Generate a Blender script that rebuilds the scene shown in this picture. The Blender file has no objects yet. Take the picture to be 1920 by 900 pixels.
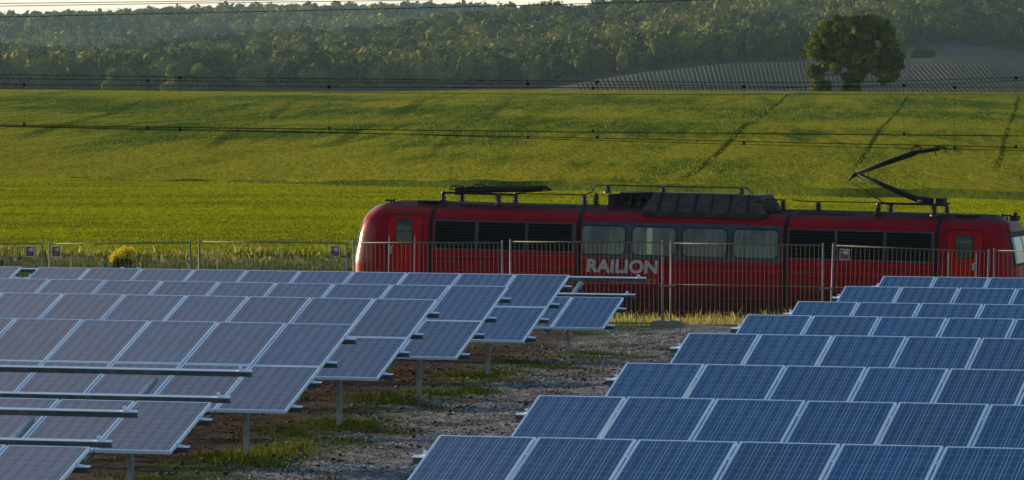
import bpy, math, random
import numpy as np
from mathutils import Vector, Matrix
R = math.radians
rnd = random.Random(7)
rng = np.random.default_rng(11)
scene = bpy.context.scene
col = scene.collection

# ------------------------------------------------------------------ camera
FPX = 9813.0
PITCH = math.atan(290 / FPX)
CH = 5.12
A = R(15.2)                       # the rows, the fence and the railway run this far off square to the view
cam = bpy.data.cameras.new('camera'); camo = bpy.data.objects.new('camera', cam); col.objects.link(camo)
cam.lens = FPX / 1920 * 36; cam.sensor_width = 36
camo.location = (0, 0, CH); camo.rotation_euler = (R(90) - PITCH, 0, 0)
cam.clip_start = 1; cam.clip_end = 30000
scene.camera = camo

# ------------------------------------------------------------------ sky, sun, exposure
SUN_EL, SUN_AZ = R(6.3), R(-60)     # azimuth clockwise from +Y: low sun on the left, a little behind the train
scene.view_settings.view_transform = 'Standard'; scene.view_settings.look = 'None'
scene.view_settings.exposure = 1.0; scene.view_settings.gamma = 1
w = bpy.data.worlds.new('World'); scene.world = w; w.use_nodes = True
nt = w.node_tree; N = nt.nodes; LK = nt.links
for n in list(N): N.remove(n)
wo = N.new('ShaderNodeOutputWorld'); bg = N.new('ShaderNodeBackground'); bg.inputs['Strength'].default_value = 0.115
sky = N.new('ShaderNodeTexSky'); sky.sky_type = 'NISHITA'; sky.sun_disc = False
sky.sun_elevation = SUN_EL; sky.sun_rotation = SUN_AZ % (2 * math.pi); sky.air_density = 1.0; sky.dust_density = 0.5; sky.ozone_density = 1.0
tc = N.new('ShaderNodeTexCoord'); sx = N.new('ShaderNodeSeparateXYZ'); LK.new(tc.outputs['Generated'], sx.inputs[0])
nz = N.new('ShaderNodeTexNoise'); nz.inputs['Scale'].default_value = 7; nz.inputs['Detail'].default_value = 6
LK.new(tc.outputs['Generated'], nz.inputs['Vector'])
ma = N.new('ShaderNodeMath'); ma.operation = 'MULTIPLY_ADD'; LK.new(nz.outputs['Fac'], ma.inputs[0]); ma.inputs[1].default_value = 0.16
LK.new(sx.outputs['X'], ma.inputs[2])
mr = N.new('ShaderNodeMapRange'); mr.interpolation_type = 'SMOOTHSTEP'; LK.new(ma.outputs[0], mr.inputs['Value'])
mr.inputs['From Min'].default_value = 0.05; mr.inputs['From Max'].default_value = -0.09
mr.inputs['To Min'].default_value = 0.0; mr.inputs['To Max'].default_value = 0.95
mz = N.new('ShaderNodeMapRange'); LK.new(sx.outputs['Z'], mz.inputs['Value']); mz.inputs['From Min'].default_value = 0.1; mz.inputs['From Max'].default_value = 0.4
my = N.new('ShaderNodeMapRange'); LK.new(sx.outputs['Y'], my.inputs['Value']); my.inputs['From Min'].default_value = 0.2; my.inputs['From Max'].default_value = 0.6
m0 = N.new('ShaderNodeMath'); m0.operation = 'MULTIPLY'; LK.new(mr.outputs[0], m0.inputs[0]); LK.new(my.outputs[0], m0.inputs[1])
mm = N.new('ShaderNodeMath'); mm.operation = 'MULTIPLY'; LK.new(m0.outputs[0], mm.inputs[0]); LK.new(mz.outputs[0], mm.inputs[1])
mx = N.new('ShaderNodeMixRGB'); LK.new(mm.outputs[0], mx.inputs['Fac']); wb = N.new('ShaderNodeMixRGB'); wb.blend_type = 'MULTIPLY'; wb.inputs['Fac'].default_value = 1; LK.new(sky.outputs[0], wb.inputs['Color1']); wb.inputs['Color2'].default_value = (.74, .95, 1.22, 1); LK.new(wb.outputs[0], mx.inputs['Color1']); mx.inputs['Color2'].default_value = (3.1, 2.9, 2.7, 1)
# pale warm glow of the horizon air (thin cloud low down)
mh = N.new('ShaderNodeMapRange'); LK.new(sx.outputs['Z'], mh.inputs['Value']); mh.inputs['From Min'].default_value = 0.045; mh.inputs['From Max'].default_value = 0.0
mh.inputs['To Min'].default_value = 0; mh.inputs['To Max'].default_value = 0.85
mx2 = N.new('ShaderNodeMixRGB'); LK.new(mh.outputs[0], mx2.inputs['Fac']); LK.new(mx.outputs[0], mx2.inputs['Color1']); mx2.inputs['Color2'].default_value = (5.9, 5.2, 4.9, 1)
LK.new(mx2.outputs[0], bg.inputs['Color']); LK.new(bg.outputs[0], wo.inputs['Surface'])
sl = bpy.data.lights.new('sun', 'SUN'); sun = bpy.data.objects.new('sun', sl); col.objects.link(sun)
sl.energy = 5.0; sl.angle = R(0.6); sl.color = (1.0, 0.80, 0.46)
tosun = Vector((math.sin(SUN_AZ) * math.cos(SUN_EL), math.cos(SUN_AZ) * math.cos(SUN_EL), math.sin(SUN_EL)))
sun.rotation_euler = tosun.to_track_quat('Z', 'Y').to_euler()

# ------------------------------------------------------------------ geometry of the view
cP, sP = math.cos(PITCH), math.sin(PITCH); cA, sA = math.cos(A), math.sin(A)
def ray(x, y):
    a = (x - 960) / FPX; b = (450 - y) / FPX
    return (a, cP + b * sP, -sP + b * cP)
def UV2XY(u, v): return (u * cA + v * sA, -u * sA + v * cA)
def at_v(x, y, v):                # survey helper: photo direction met with the upright plane v -> (u, z)
    d = ray(x, y); t = v / (d[0] * sA + d[1] * cA)
    return (t * (d[0] * cA - d[1] * sA), t * d[2] + CH)
def at_Y(x, y, Y):
    d = ray(x, y); t = Y / d[1]; return (d[0] * t, d[2] * t + CH)

# ------------------------------------------------------------------ materials
class NT:
    def __init__(s, name):
        s.m = bpy.data.materials.new(name); s.m.use_nodes = True
        s.n = s.m.node_tree.nodes; s.l = s.m.node_tree.links
        s.b = s.n['Principled BSDF']
    def node(s, t, **k):
        n = s.n.new(t)
        for a, b in k.items(): setattr(n, a, b)
        return n
    def put(s, sock, v):
        if isinstance(v, (int, float)): sock.default_value = v
        elif isinstance(v, (tuple, list)): sock.default_value = v
        elif v is not None: s.l.new(v, sock)
    def math(s, op, a, b=0.0, c=0.0, clamp=False):
        n = s.node('ShaderNodeMath', operation=op, use_clamp=clamp)
        for k, v in enumerate((a, b, c)): s.put(n.inputs[k], v)
        return n.outputs[0]
    def mix(s, f, a, b):
        n = s.node('ShaderNodeMixRGB'); s.put(n.inputs[0], f)
        s.put(n.inputs[1], a + (1,) if isinstance(a, tuple) and len(a) == 3 else a)
        s.put(n.inputs[2], b + (1,) if isinstance(b, tuple) and len(b) == 3 else b)
        return n.outputs[0]
    def noise(s, vec, scale, detail=4, rough=0.6):
        n = s.node('ShaderNodeTexNoise'); s.put(n.inputs['Vector'], vec)
        n.inputs['Scale'].default_value = scale; n.inputs['Detail'].default_value = detail; n.inputs['Roughness'].default_value = rough
        return n.outputs['Fac']
    def ramp(s, v, lo, hi, a=0.0, b=1.0, smooth=True):
        n = s.node('ShaderNodeMapRange'); n.interpolation_type = 'SMOOTHSTEP' if smooth else 'LINEAR'
        s.put(n.inputs['Value'], v); n.inputs['From Min'].default_value = lo; n.inputs['From Max'].default_value = hi
        n.inputs['To Min'].default_value = a; n.inputs['To Max'].default_value = b
        return n.outputs[0]
    def pos(s, scale=(1, 1, 1), rot=0.0):
        g = s.node('ShaderNodeNewGeometry'); mp = s.node('ShaderNodeMapping')
        s.l.new(g.outputs['Position'], mp.inputs['Vector'])
        mp.inputs['Rotation'].default_value = (0, 0, rot); 
        m2 = s.node('ShaderNodeMapping'); s.l.new(mp.outputs[0], m2.inputs['Vector']); m2.inputs['Scale'].default_value = scale
        return m2.outputs[0]
    def obj(s, scale=(1, 1, 1)):
        g = s.node('ShaderNodeTexCoord'); mp = s.node('ShaderNodeMapping'); s.l.new(g.outputs['Object'], mp.inputs['Vector'])
        mp.inputs['Scale'].default_value = scale; return mp.outputs[0]
    def attr(s, name):
        return s.node('ShaderNodeAttribute', attribute_name=name).outputs['Fac']
    def bump(s, h, strength, dist):
        n = s.node('ShaderNodeBump'); s.put(n.inputs['Height'], h); n.inputs['Strength'].default_value = strength; n.inputs['Distance'].default_value = dist
        s.l.new(n.outputs[0], s.b.inputs['Normal'])
    def out(s, base, rough=0.8, metal=0.0, spec=0.5):
        if isinstance(base, tuple) and len(base) == 3: base = base + (1,)
        s.put(s.b.inputs['Base Color'], base); s.put(s.b.inputs['Roughness'], rough); s.put(s.b.inputs['Metallic'], metal)
        s.b.inputs['Specular IOR Level'].default_value = spec
        return s.m
def worn(name, a, b, rough=0.6, metal=0.0, scale=6, spec=0.5, world=False, bump=0):
    k = NT(name); v = k.pos() if world else k.obj()
    n = k.noise(v, scale, 5, 0.65)
    c = k.mix(k.ramp(n, 0.35, 0.68), a, b)
    if bump: k.bump(n, bump, 0.02)
    return k.out(c, rough, metal, spec)
M = {}
M['alu'] = worn('aluminium', (.66, .78, .92), (.76, .86, .97), 0.45, 0.1, 3)
M['steel'] = worn('galvanised_steel', (.34, .37, .40), (.55, .58, .61), 0.45, 0.3, 14)
M['steel_shaded'] = worn('galvanised_web_shaded', (.055, .068, .080), (.11, .125, .14), 0.6, 0.2, 10)  # rail web: shade put into the colour of the same galvanised steel
M['fence'] = worn('fence_zinc', (.13, .13, .13), (.21, .20, .19), 0.6, 0.1, 9)
M['fence_rail'] = worn('fence_rail_zinc', (.085, .09, .095), (.13, .135, .14), 0.6, 0.1, 9)
M['wire'] = worn('fence_wire', (.10, .07, .065), (.17, .12, .11), 0.7, 0.0, 9)
M['concrete'] = worn('concrete', (.16, .145, .13), (.26, .24, .22), 0.9, 0, 9, bump=.4)
def m_red():
    k = NT('red_paint'); v = k.obj()
    n = k.noise(v, 1.6, 6, .65); s2 = k.noise(k.obj((3, 3, .35)), 3, 5, .7)
    c = k.mix(k.ramp(n, .3, .75), (.31, .004, .012), (.21, .003, .009))
    z = k.node('ShaderNodeSeparateXYZ'); k.l.new(v, z.inputs[0])
    roofd = k.ramp(z.outputs[2], 3.50, 3.70)                       # soot on the roof edge
    low = k.ramp(z.outputs[2], 2.1, 1.25)
    dirt = k.math('MAXIMUM', roofd, k.math('MULTIPLY', low, .95)); dirt = k.math('MULTIPLY', dirt, k.ramp(s2, .15, .6, .5, 1), clamp=True)
    c = k.mix(dirt, c, (.030, .013, .015))
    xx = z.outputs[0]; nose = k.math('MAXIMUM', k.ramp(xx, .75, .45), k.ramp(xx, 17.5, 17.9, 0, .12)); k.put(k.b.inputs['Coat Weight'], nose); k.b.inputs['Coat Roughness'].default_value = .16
    st_ = k.noise(k.obj((2.2, 2.2, .25)), 2.0, 6, .75); c = k.mix(k.ramp(st_, .48, .72, 0, .55), c, (.050, .012, .014)); c = k.mix(k.ramp(n, .55, .75, 0, .3), c, (.34, .035, .04))
    return k.out(c, k.ramp(s2, .2, .8, .38, .6), 0, .06)
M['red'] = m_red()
M['red_door'] = worn('red_door_paint', (.43, .006, .007), (.32, .005, .007), .45, 0, 2, spec=.08)
M['roofgrey'] = worn('roof_soot', (.022, .022, .026), (.050, .046, .050), .9, 0, 4, spec=.1)
M['black'] = worn('black_equipment', (.007, .007, .008), (.018, .016, .015), .7, 0, 8, spec=.25)
M['joint'] = worn('body_joint_rubber', (.005, .005, .006), (.012, .012, .012), .8, 0, 6, spec=.2)
M['hood'] = worn('brown_hood', (.032, .020, .019), (.070, .042, .038), .9, 0, 5)
M['bandgrey'] = worn('band_grey', (.018, .022, .026), (.035, .040, .046), .6, 0, 4)
M['grille'] = worn('grille_black', (.003, .003, .004), (.007, .007, .007), .9, 0, 8, spec=.1)
M['porcelain'] = worn('insulator_brown', (.030, .017, .015), (.07, .035, .028), .3, 0, 12)
M['glassdark'] = worn('dark_glass', (.015, .022, .02), (.03, .04, .035), .12, 0, 3)
M['letter'] = worn('lettering_grey', (.30, .285, .285), (.42, .40, .40), .6, 0, 9)
M['letter2'] = worn('lettering_faint', (.30, .13, .13), (.36, .2, .2), .6, 0, 9)
M['rustrail'] = worn('handrail_steel', (.35, .33, .32), (.5, .48, .46), .45, .3, 8)
def m_cabwin():                                                   # dusty engine-room window
    k = NT('dusty_window'); v = k.obj((1, 1, .5))
    n = k.noise(v, 1.7, 4, .6); n2 = k.noise(k.obj((6, 6, .4)), 1.0, 2, .5)
    c = k.mix(k.ramp(n, .35, .65), (.055, .064, .060), (.115, .125, .105)); c = k.mix(k.ramp(n2, .5, .75, 0, .6), c, (.24, .24, .20))
    return k.out(c, .3, 0, .5)
M['window'] = m_cabwin()
k = NT('windscreen'); M['windscreen'] = k.out((.10, .22, .27), .18, 0, .7)
k = NT('curtain'); M['curtain'] = k.out((.50, .48, .26), .8)
# solar cells: 6 x 10 cells, two busbars per cell, grey backing between the cells
def m_cells():
    k = NT('solar_cells'); g = k.node('ShaderNodeTexCoord'); s_ = k.node('ShaderNodeSeparateXYZ'); k.l.new(g.outputs['Object'], s_.inputs[0])
    cx = k.math('DIVIDE', k.math('ADD', s_.outputs[0], -.030), .1538); cy = k.math('DIVIDE', k.math('MULTIPLY', k.math('ADD', s_.outputs[1], .045), -1), .1560)
    fx = k.math('FRACT', cx); fy = k.math('FRACT', cy)
    def line(f, c, hw):
        d = k.math('ABSOLUTE', k.math('ADD', f, -c)); return k.math('LESS_THAN', d, hw)
    ex = k.math('MINIMUM', fx, k.math('SUBTRACT', 1, fx)); ey = k.math('MINIMUM', fy, k.math('SUBTRACT', 1, fy))
    gx = k.math('LESS_THAN', ex, .020); gy = k.math('LESS_THAN', ey, .011)
    bb = k.math('MAXIMUM', line(fx, .25, .017), line(fx, .75, .017))
    oi = k.node('ShaderNodeObjectInfo'); rn = oi.outputs['Random']
    # one random value per cell
    fl = k.node('ShaderNodeCombineXYZ'); k.put(fl.inputs[0], k.math('FLOOR', cx)); k.put(fl.inputs[1], k.math('FLOOR', cy)); k.put(fl.inputs[2], k.math('MULTIPLY', rn, 77))
    wn = k.node('ShaderNodeTexWhiteNoise'); wn.noise_dimensions = '3D'; k.l.new(fl.outputs[0], wn.inputs['Vector'])
    add = k.node('ShaderNodeVectorMath', operation='ADD'); k.l.new(g.outputs['Object'], add.inputs[0]); cmb = k.node('ShaderNodeCombineXYZ'); k.put(cmb.inputs[0], k.math('MULTIPLY', rn, 50)); k.l.new(cmb.outputs[0], add.inputs[1])
    vo = k.node('ShaderNodeTexVoronoi'); k.l.new(add.outputs[0], vo.inputs['Vector']); vo.inputs['Scale'].default_value = 38
    sc = k.node('ShaderNodeSeparateXYZ'); k.l.new(vo.outputs['Color'], sc.inputs[0])
    f = k.math('MULTIPLY_ADD', wn.outputs['Value'], .55, k.math('MULTIPLY', sc.outputs[0], .45))
    c = k.mix(f, (.002, .040, .125), (.006, .092, .24))
    c = k.mix(k.ramp(rn, 0, 1, 0, .45), c, (.010, .036, .080))
    c = k.mix(k.math('MULTIPLY', wn.outputs['Value'], k.ramp(k.noise(add.outputs[0], 1.6, 2), .5, .7, 0, .35)), c, (.05, .02, .10))
    c = k.mix(k.math('MULTIPLY', k.math('MAXIMUM', bb, gy), .75), c, (.42, .50, .62)); c = k.mix(k.math('MULTIPLY', gx, .95), c, (.46, .54, .66))
    # dust film
    du = k.noise(add.outputs[0], 2.2, 5, .6); c = k.mix(k.ramp(du, .35, .8, .0, .05), c, (.25, .23, .21))
    k.out(c, k.ramp(du, .3, .8, .10, .22), 0, .34)
    return k.m
M['cells'] = m_cells()

# ------------------------------------------------------------------ mesh helpers
def link_mesh(name, verts, faces, m, parent=None, smooth=False):
    me = bpy.data.meshes.new(name); me.from_pydata([tuple(v) for v in verts], [], faces); me.update()
    me.materials.append(m)
    if smooth: me.polygons.foreach_set('use_smooth', [True] * len(me.polygons))
    o = bpy.data.objects.new(name, me); col.objects.link(o)
    if parent: o.parent = parent
    return o
def np_mesh(name, V, Fc, m, parent=None, attrs=None, smooth=False):
    """V (n,3), Fc (m,3 or 4) index arrays"""
    me = bpy.data.meshes.new(name); k = Fc.shape[1]
    me.vertices.add(len(V)); me.vertices.foreach_set('co', V.astype(np.float32).ravel())
    me.loops.add(Fc.size); me.loops.foreach_set('vertex_index', Fc.astype(np.int32).ravel())
    me.polygons.add(len(Fc)); me.polygons.foreach_set('loop_start', np.arange(0, Fc.size, k, dtype=np.int32))
    me.polygons.foreach_set('loop_total', np.full(len(Fc), k, np.int32))
    if smooth: me.polygons.foreach_set('use_smooth', np.ones(len(Fc), bool))
    for a, vals in (attrs or {}).items():
        at = me.attributes.new(a, 'FLOAT', 'POINT'); at.data.foreach_set('value', vals.astype(np.float32))
    me.update(calc_edges=True); me.materials.append(m)
    o = bpy.data.objects.new(name, me); col.objects.link(o)
    if parent: o.parent = parent
    return o
class MB:
    def __init__(s): s.v = []; s.f = []
    def box(s, x0, x1, y0, y1, z0, z1, mat=None):
        b = len(s.v); P = [(x, y, z) for z in (z0, z1) for y in (y0, y1) for x in (x0, x1)]
        if mat: P = [tuple(mat @ Vector(p)) for p in P]
        s.v += P
        for q in ((0, 2, 3, 1), (4, 5, 7, 6), (0, 1, 5, 4), (2, 6, 7, 3), (0, 4, 6, 2), (1, 3, 7, 5)): s.f.append([b + i for i in q])
        return s
    def tube(s, pts, r, n=8, cap=True):
        pts = [Vector(p) for p in pts]; rr = r if isinstance(r, (list, tuple)) else [r] * len(pts); b = len(s.v)
        for i, p in enumerate(pts):
            d = (pts[min(i + 1, len(pts) - 1)] - pts[max(i - 1, 0)]).normalized()
            a = d.cross(Vector((0, 0, 1))) if abs(d.z) < .9 else d.cross(Vector((1, 0, 0)))
            a.normalize(); c = d.cross(a)
            for j in range(n):
                t = 2 * math.pi * j / n; s.v.append(tuple(p + (a * math.cos(t) + c * math.sin(t)) * rr[i]))
        for i in range(len(pts) - 1):
            for j in range(n):
                s.f.append([b + i * n + j, b + i * n + (j + 1) % n, b + (i + 1) * n + (j + 1) % n, b + (i + 1) * n + j])
        if cap:
            s.f.append([b + j for j in range(n)][::-1]); s.f.append([b + (len(pts) - 1) * n + j for j in range(n)])
        return s
    def bar(s, p, q, w, h):        # rectangular bar from p to q
        p, q = Vector(p), Vector(q); d = (q - p).normalized()
        a = d.cross(Vector((0, 0, 1))) if abs(d.z) < .95 else Vector((1, 0, 0)); a.normalize(); c = a.cross(d)
        b = len(s.v)
        for e in (p, q):
            for i, j in ((-1, -1), (1, -1), (1, 1), (-1, 1)): s.v.append(tuple(e + a * i * w / 2 + c * j * h / 2))
        for i in range(4): s.f.append([b + i, b + (i + 1) % 4, b + 4 + (i + 1) % 4, b + 4 + i])
        s.f.append([b + 3, b + 2, b + 1, b]); s.f.append([b + 4, b + 5, b + 6, b + 7]); return s
    def lathe(s, prof, cx, cy, n=12):
        b = len(s.v)
        for r, z in prof:
            for j in range(n): t = 2 * math.pi * j / n; s.v.append((cx + r * math.cos(t), cy + r * math.sin(t), z))
        for i in range(len(prof) - 1):
            for j in range(n): s.f.append([b + i * n + j, b + i * n + (j + 1) % n, b + (i + 1) * n + (j + 1) % n, b + (i + 1) * n + j])
        s.f.append([b + j for j in range(n)][::-1]); s.f.append([b + (len(prof) - 1) * n + j for j in range(n)]); return s
    def poly_y(s, pts, y0, y1):     # outline in x,z extruded along y
        b = len(s.v); n = len(pts)
        s.v += [(x, y0, z) for x, z in pts] + [(x, y1, z) for x, z in pts]
        s.f.append([b + i for i in range(n)]); s.f.append([b + n + i for i in range(n)][::-1])
        for i in range(n): s.f.append([b + i, b + n + i, b + n + (i + 1) % n, b + (i + 1) % n])
        return s
    def build(s, name, m, parent=None, smooth=False): return link_mesh(name, s.v, s.f, m, parent, smooth)
def tag(o, label=None, cat=None, group=None, kind=None):
    if label: o['label'] = label
    if cat: o['category'] = cat
    if group: o['group'] = group
    if kind: o['kind'] = kind
    return o
def empty(name, loc, rot=(0, 0, 0)):
    o = bpy.data.objects.new(name, None); col.objects.link(o); o.location = loc; o.rotation_euler = rot; o.empty_display_size = .3
    return o
def copy_tree(o, parent=None):
    c = o.copy(); col.objects.link(c)
    if parent: c.parent = parent
    for ch in kids.get(o.name, []): copy_tree(ch, c)
    return c
kids = {}
def index_kids():
    kids.clear()
    for o in bpy.data.objects:
        if o.parent: kids.setdefault(o.parent.name, []).append(o)

# ------------------------------------------------------------------ terrain
def sm(t): t = np.clip(t, 0, 1); return t * t * (3 - 2 * t)
def wob(X, Y, s, seed=0):
    return (np.sin(X / s + 1.3 * seed) * np.cos(Y / s * 1.1 + seed) + .5 * np.sin(X / s * 2.3 + Y / s * 1.7 + seed * 2.1)) / 1.5
RAIL_C = at_v(1274, 393, 136)[0]
def railz(u): return -1.93 - .0175 * (u - RAIL_C)     # top of rail
def Yb(X): return 258 - 1.2 * X
PXC = np.array([-700, 0, 200, 430, 700, 860, 1000, 1110, 1200, 1350, 1520, 1700, 1780, 1850, 1920, 2600.])
def yz(y, Y): return CH + (160 - y) * Y / FPX
FAR = {850: [188] * 16, 1250: [185] * 16,
 1700: [178, 176, 176, 176, 175, 174, 172, 152, 138, 121, 116, 108, 106, 108, 114, 130],
 2000: [160, 160, 158, 156, 152, 146, 140, 132, 122, 112, 106, 93, 88, 92, 99, 120],
 2500: [126, 122, 130, 100, 90, 64, 50, 42, 30, 14, 8, 8, 18, 33, 36, 50],
 2800: [140, 134, 140, 120, 110, 92, 75, 64, 56, 40, 34, 34, 42, 56, 60, 75],
 3300: [140, 120, 118, 114, 110, 105, 100, 100, 100, 100, 100, 100, 100, 100, 100, 100],
 4200: [60, 53, 48, 38, 35, 35, 39, 44, 50, 60, 60, 60, 60, 60, 60, 60],
 4700: [75, 66, 62, 52, 50, 50, 54, 58, 64, 74, 74, 74, 74, 74, 74, 74]}
FY = sorted(FAR)
def hgt(X, Y):
    X = np.asarray(X, float); Y = np.asarray(Y, float)
    v = X * sA + Y * cA; u = X * cA - Y * sA
    z = .05 * wob(X, Y, 2.7) + .03 * wob(X, Y, .9, 3) + .018 * wob(X, Y * .7, .31, 7) + .012 * wob(X * 1.3, Y, .17, 4)
    tb = -2.35 - .0175 * (u - RAIL_C)
    cut = sm((v - 111.8) / 11) * (1 - sm((v - 148.5) / 6))
    z = z * (1 - cut) + tb * cut
    yb = Yb(X); ridge = 4.15 - .0062 * X
    t = (Y - yb) / (700 - yb)
    hill = ridge * (np.clip(t, 0, 1) ** 1.05)
    # soft undulation of the field
    hill = hill + .35 * wob(X, Y, 38, 1) * sm(t * 3) * sm((1 - t) * 3)
    z = np.where(t > 0, z * 0 + hill, z)
    # down behind the ridge
    far = Y > 700
    px = 960 + X / np.maximum(Y, 1) * FPX
    prof = np.zeros((len(FY),) + X.shape)
    for k, yy in enumerate(FY): prof[k] = CH + (160 - np.interp(px, PXC, FAR[yy])) * yy / FPX
    zf = np.zeros_like(z)
    Yc = np.clip(Y, FY[0], FY[-1])
    for k in range(len(FY) - 1):
        a, b = FY[k], FY[k + 1]; msk = (Yc >= a) & (Yc <= b); tt = (Yc - a) / (b - a)
        if a >= 2500: tt = sm(tt)
        zf = np.where(msk, prof[k] * (1 - tt) + prof[k + 1] * tt, zf)
    zr = ridge * (1 - sm((Y - 700) / 150)) + zf * sm((Y - 700) / 150)
    z = np.where(far, zr, z)
    return z
def sheet(name, X0, X1, nx, Y0f, Y1f, ny, m, kind='structure', lift=0., power=1.0, label=None):
    xs = np.linspace(0, 1, nx); ts = np.linspace(0, 1, ny) ** power
    V = np.zeros((ny, nx, 3))
    for j, t in enumerate(ts):
        # x range widens with distance
        X = X0 + (X1 - X0) * xs
        Y = Y0f(X) * (1 - t) + Y1f(X) * t
        V[j, :, 0] = X; V[j, :, 1] = Y; V[j, :, 2] = hgt(X, Y) + lift
    idx = np.arange(nx * ny).reshape(ny, nx)
    Fc = np.stack([idx[:-1, :-1], idx[:-1, 1:], idx[1:, 1:], idx[1:, :-1]], -1).reshape(-1, 4)
    o = np_mesh(name, V.reshape(-1, 3), Fc, m, smooth=True); o['kind'] = kind
    return o
# --- ground materials
def path_mask(k, pts, w0, w1):
    """mask near a polyline on the ground, worked out from world position"""
    g = k.node('ShaderNodeNewGeometry'); s_ = k.node('ShaderNodeSeparateXYZ'); k.l.new(g.outputs['Position'], s_.inputs[0])
    X, Y = s_.outputs[0], s_.outputs[1]; best = None
    # x of the line as a piecewise function of Y
    n = k.node('ShaderNodeFloatCurve'); c = n.mapping.curves[0]
    ys = [p[1] for p in pts]; y0, y1 = min(ys), max(ys); xs = [p[0] for p in pts]; x0, x1 = min(xs) - 1, max(xs) + 1
    f = k.ramp(Y, y0, y1, smooth=False)
    P = sorted([((p[1] - y0) / (y1 - y0), (p[0] - x0) / (x1 - x0)) for p in pts])
    c.points[0].location = P[0]; c.points[1].location = P[-1]
    for q in P[1:-1]: c.points.new(*q)
    n.mapping.use_clip = True; n.mapping.update(); k.l.new(f, n.inputs['Value'])
    lx = k.math('MULTIPLY_ADD', n.outputs[0], x1 - x0, x0)
    d = k.math('ABSOLUTE', k.math('SUBTRACT', X, lx))
    d = k.math('ADD', d, k.math('MULTIPLY_ADD', k.noise(k.pos((1, .5, 1)), .9, 4), 2.6, -1.3))
    return k.ramp(d, w1, w0)
def ground_pt(x, y):              # where a photo direction meets the site ground
    d = ray(x, y); t = -CH / d[2]; return (d[0] * t, d[1] * t)
GRASS = [ground_pt(*p) for p in ((1190, 655), (1060, 672), (960, 700), (880, 718), (760, 757), (640, 795), (560, 835), (450, 868), (300, 915), (150, 960))]
GRAVEL = [ground_pt(*p) for p in ((1420, 618), (1250, 632), (1160, 665), (1090, 700), (980, 745), (860, 785), (780, 830), (700, 880), (600, 940), (500, 990))]
def m_site():
    k = NT('site_soil')
    n1 = k.noise(k.pos((1, .45, 1)), .8, 6, .65); n2 = k.noise(k.pos((1, 1, 1)), 7, 5, .7); n3 = k.noise(k.pos((1, .6, 1)), 2.4, 5, .7)
    c = k.mix(k.ramp(n1, .35, .65), (.036, .022, .018), (.085, .056, .044))
    c = k.mix(k.ramp(n3, .5, .72, 0, .7), c, (.13, .10, .088))
    gv = path_mask(k, GRAVEL, .9, 2.2)
    gc = k.mix(k.ramp(n2, .3, .7), (.13, .13, .14), (.40, .39, .41)); gc = k.mix(k.ramp(n3, .48, .62, 0, .85), gc, (.12, .070, .052))
    c = k.mix(k.math('MULTIPLY', gv, .9), c, gc)
    c = k.mix(k.math('MULTIPLY', k.math('MULTIPLY', path_mask(k, GRASS, .35, 1.25), k.ramp(n3, .3, .55)), .85), c, (.045, .075, .012))
    # dry grass on the railway side of the fence
    g = k.node('ShaderNodeNewGeometry'); s_ = k.node('ShaderNodeSeparateXYZ'); k.l.new(g.outputs['Position'], s_.inputs[0])
    v = k.math('ADD', k.math('MULTIPLY', s_.outputs[0], sA), k.math('MULTIPLY', s_.outputs[1], cA))
    gr = k.ramp(k.math('ADD', v, k.math('MULTIPLY_ADD', n3, 1.6, -.8)), 107.6, 108.9)
    gg = k.mix(k.ramp(n3, .35, .65), (.17, .18, .015), (.42, .31, .10))
    c = k.mix(gr, c, gg)
    bb = k.math('MULTIPLY', k.ramp(v, 125.5, 127), k.ramp(v, 149, 147.5)); c = k.mix(bb, c, (.13, .11, .10))
    k.bump(k.math('ADD', k.math('MULTIPLY', n2, .7), n3), .8, .12)
    return k.out(c, 1, 0, .03)
def m_field():
    k = NT('young_grain')
    n1 = k.noise(k.pos((.25, .02, 1)), 1.0, 4, .6); n2 = k.noise(k.pos((5, .35, 1)), 1.0, 5, .75); n3 = k.noise(k.pos((.03, .09, 1), R(-8)), 1.0, 3, .5)
    c = k.mix(k.ramp(n2, .36, .64), (.16, .20, .002), (.42, .41, .006))
    c = k.mix(k.ramp(n3, .42, .62, 0, .5), c, (.055, .085, .010))
    c = k.mix(k.ramp(n1, .5, .75, 0, .35), c, (.17, .17, .025))
    k.bump(n2, 1.0, .5)
    return k.out(c, 1, 0, 0)
def line_mask(k, p, q, w):
    g = k.node('ShaderNodeNewGeometry'); s_ = k.node('ShaderNodeSeparateXYZ'); k.l.new(g.outputs['Position'], s_.inputs[0])
    n = k.noise(k.pos((.02, .02, 1)), 1, 2)
    dx = (q[0] - p[0]) / (q[1] - p[1])
    lx = k.math('MULTIPLY_ADD', k.math('SUBTRACT', s_.outputs[1], p[1]), dx, p[0])
    d = k.math('ABSOLUTE', k.math('ADD', k.math('SUBTRACT', s_.outputs[0], lx), k.math('MULTIPLY_ADD', n, .5, -.25)))
    m_ = k.ramp(d, w, w * .35)
    return k.math('MULTIPLY', m_, k.math('MULTIPLY', k.ramp(s_.outputs[1], p[1] - 20, p[1] + 10), k.ramp(s_.outputs[1], q[1] + 20, q[1] - 10)))
def hill_pt(x, y):
    lo, hi = 235., 699.
    d = ray(x, y)
    f = lambda Y: float(hgt(np.array([d[0] / d[1] * Y]), np.array([Y]))[0]) - (CH + d[2] / d[1] * Y)
    best = None
    for Y in np.linspace(240, 699, 200):
        if f(Y) > 0: best = Y; break
    Y = best or 690
    return (d[0] / d[1] * Y, Y)
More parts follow.
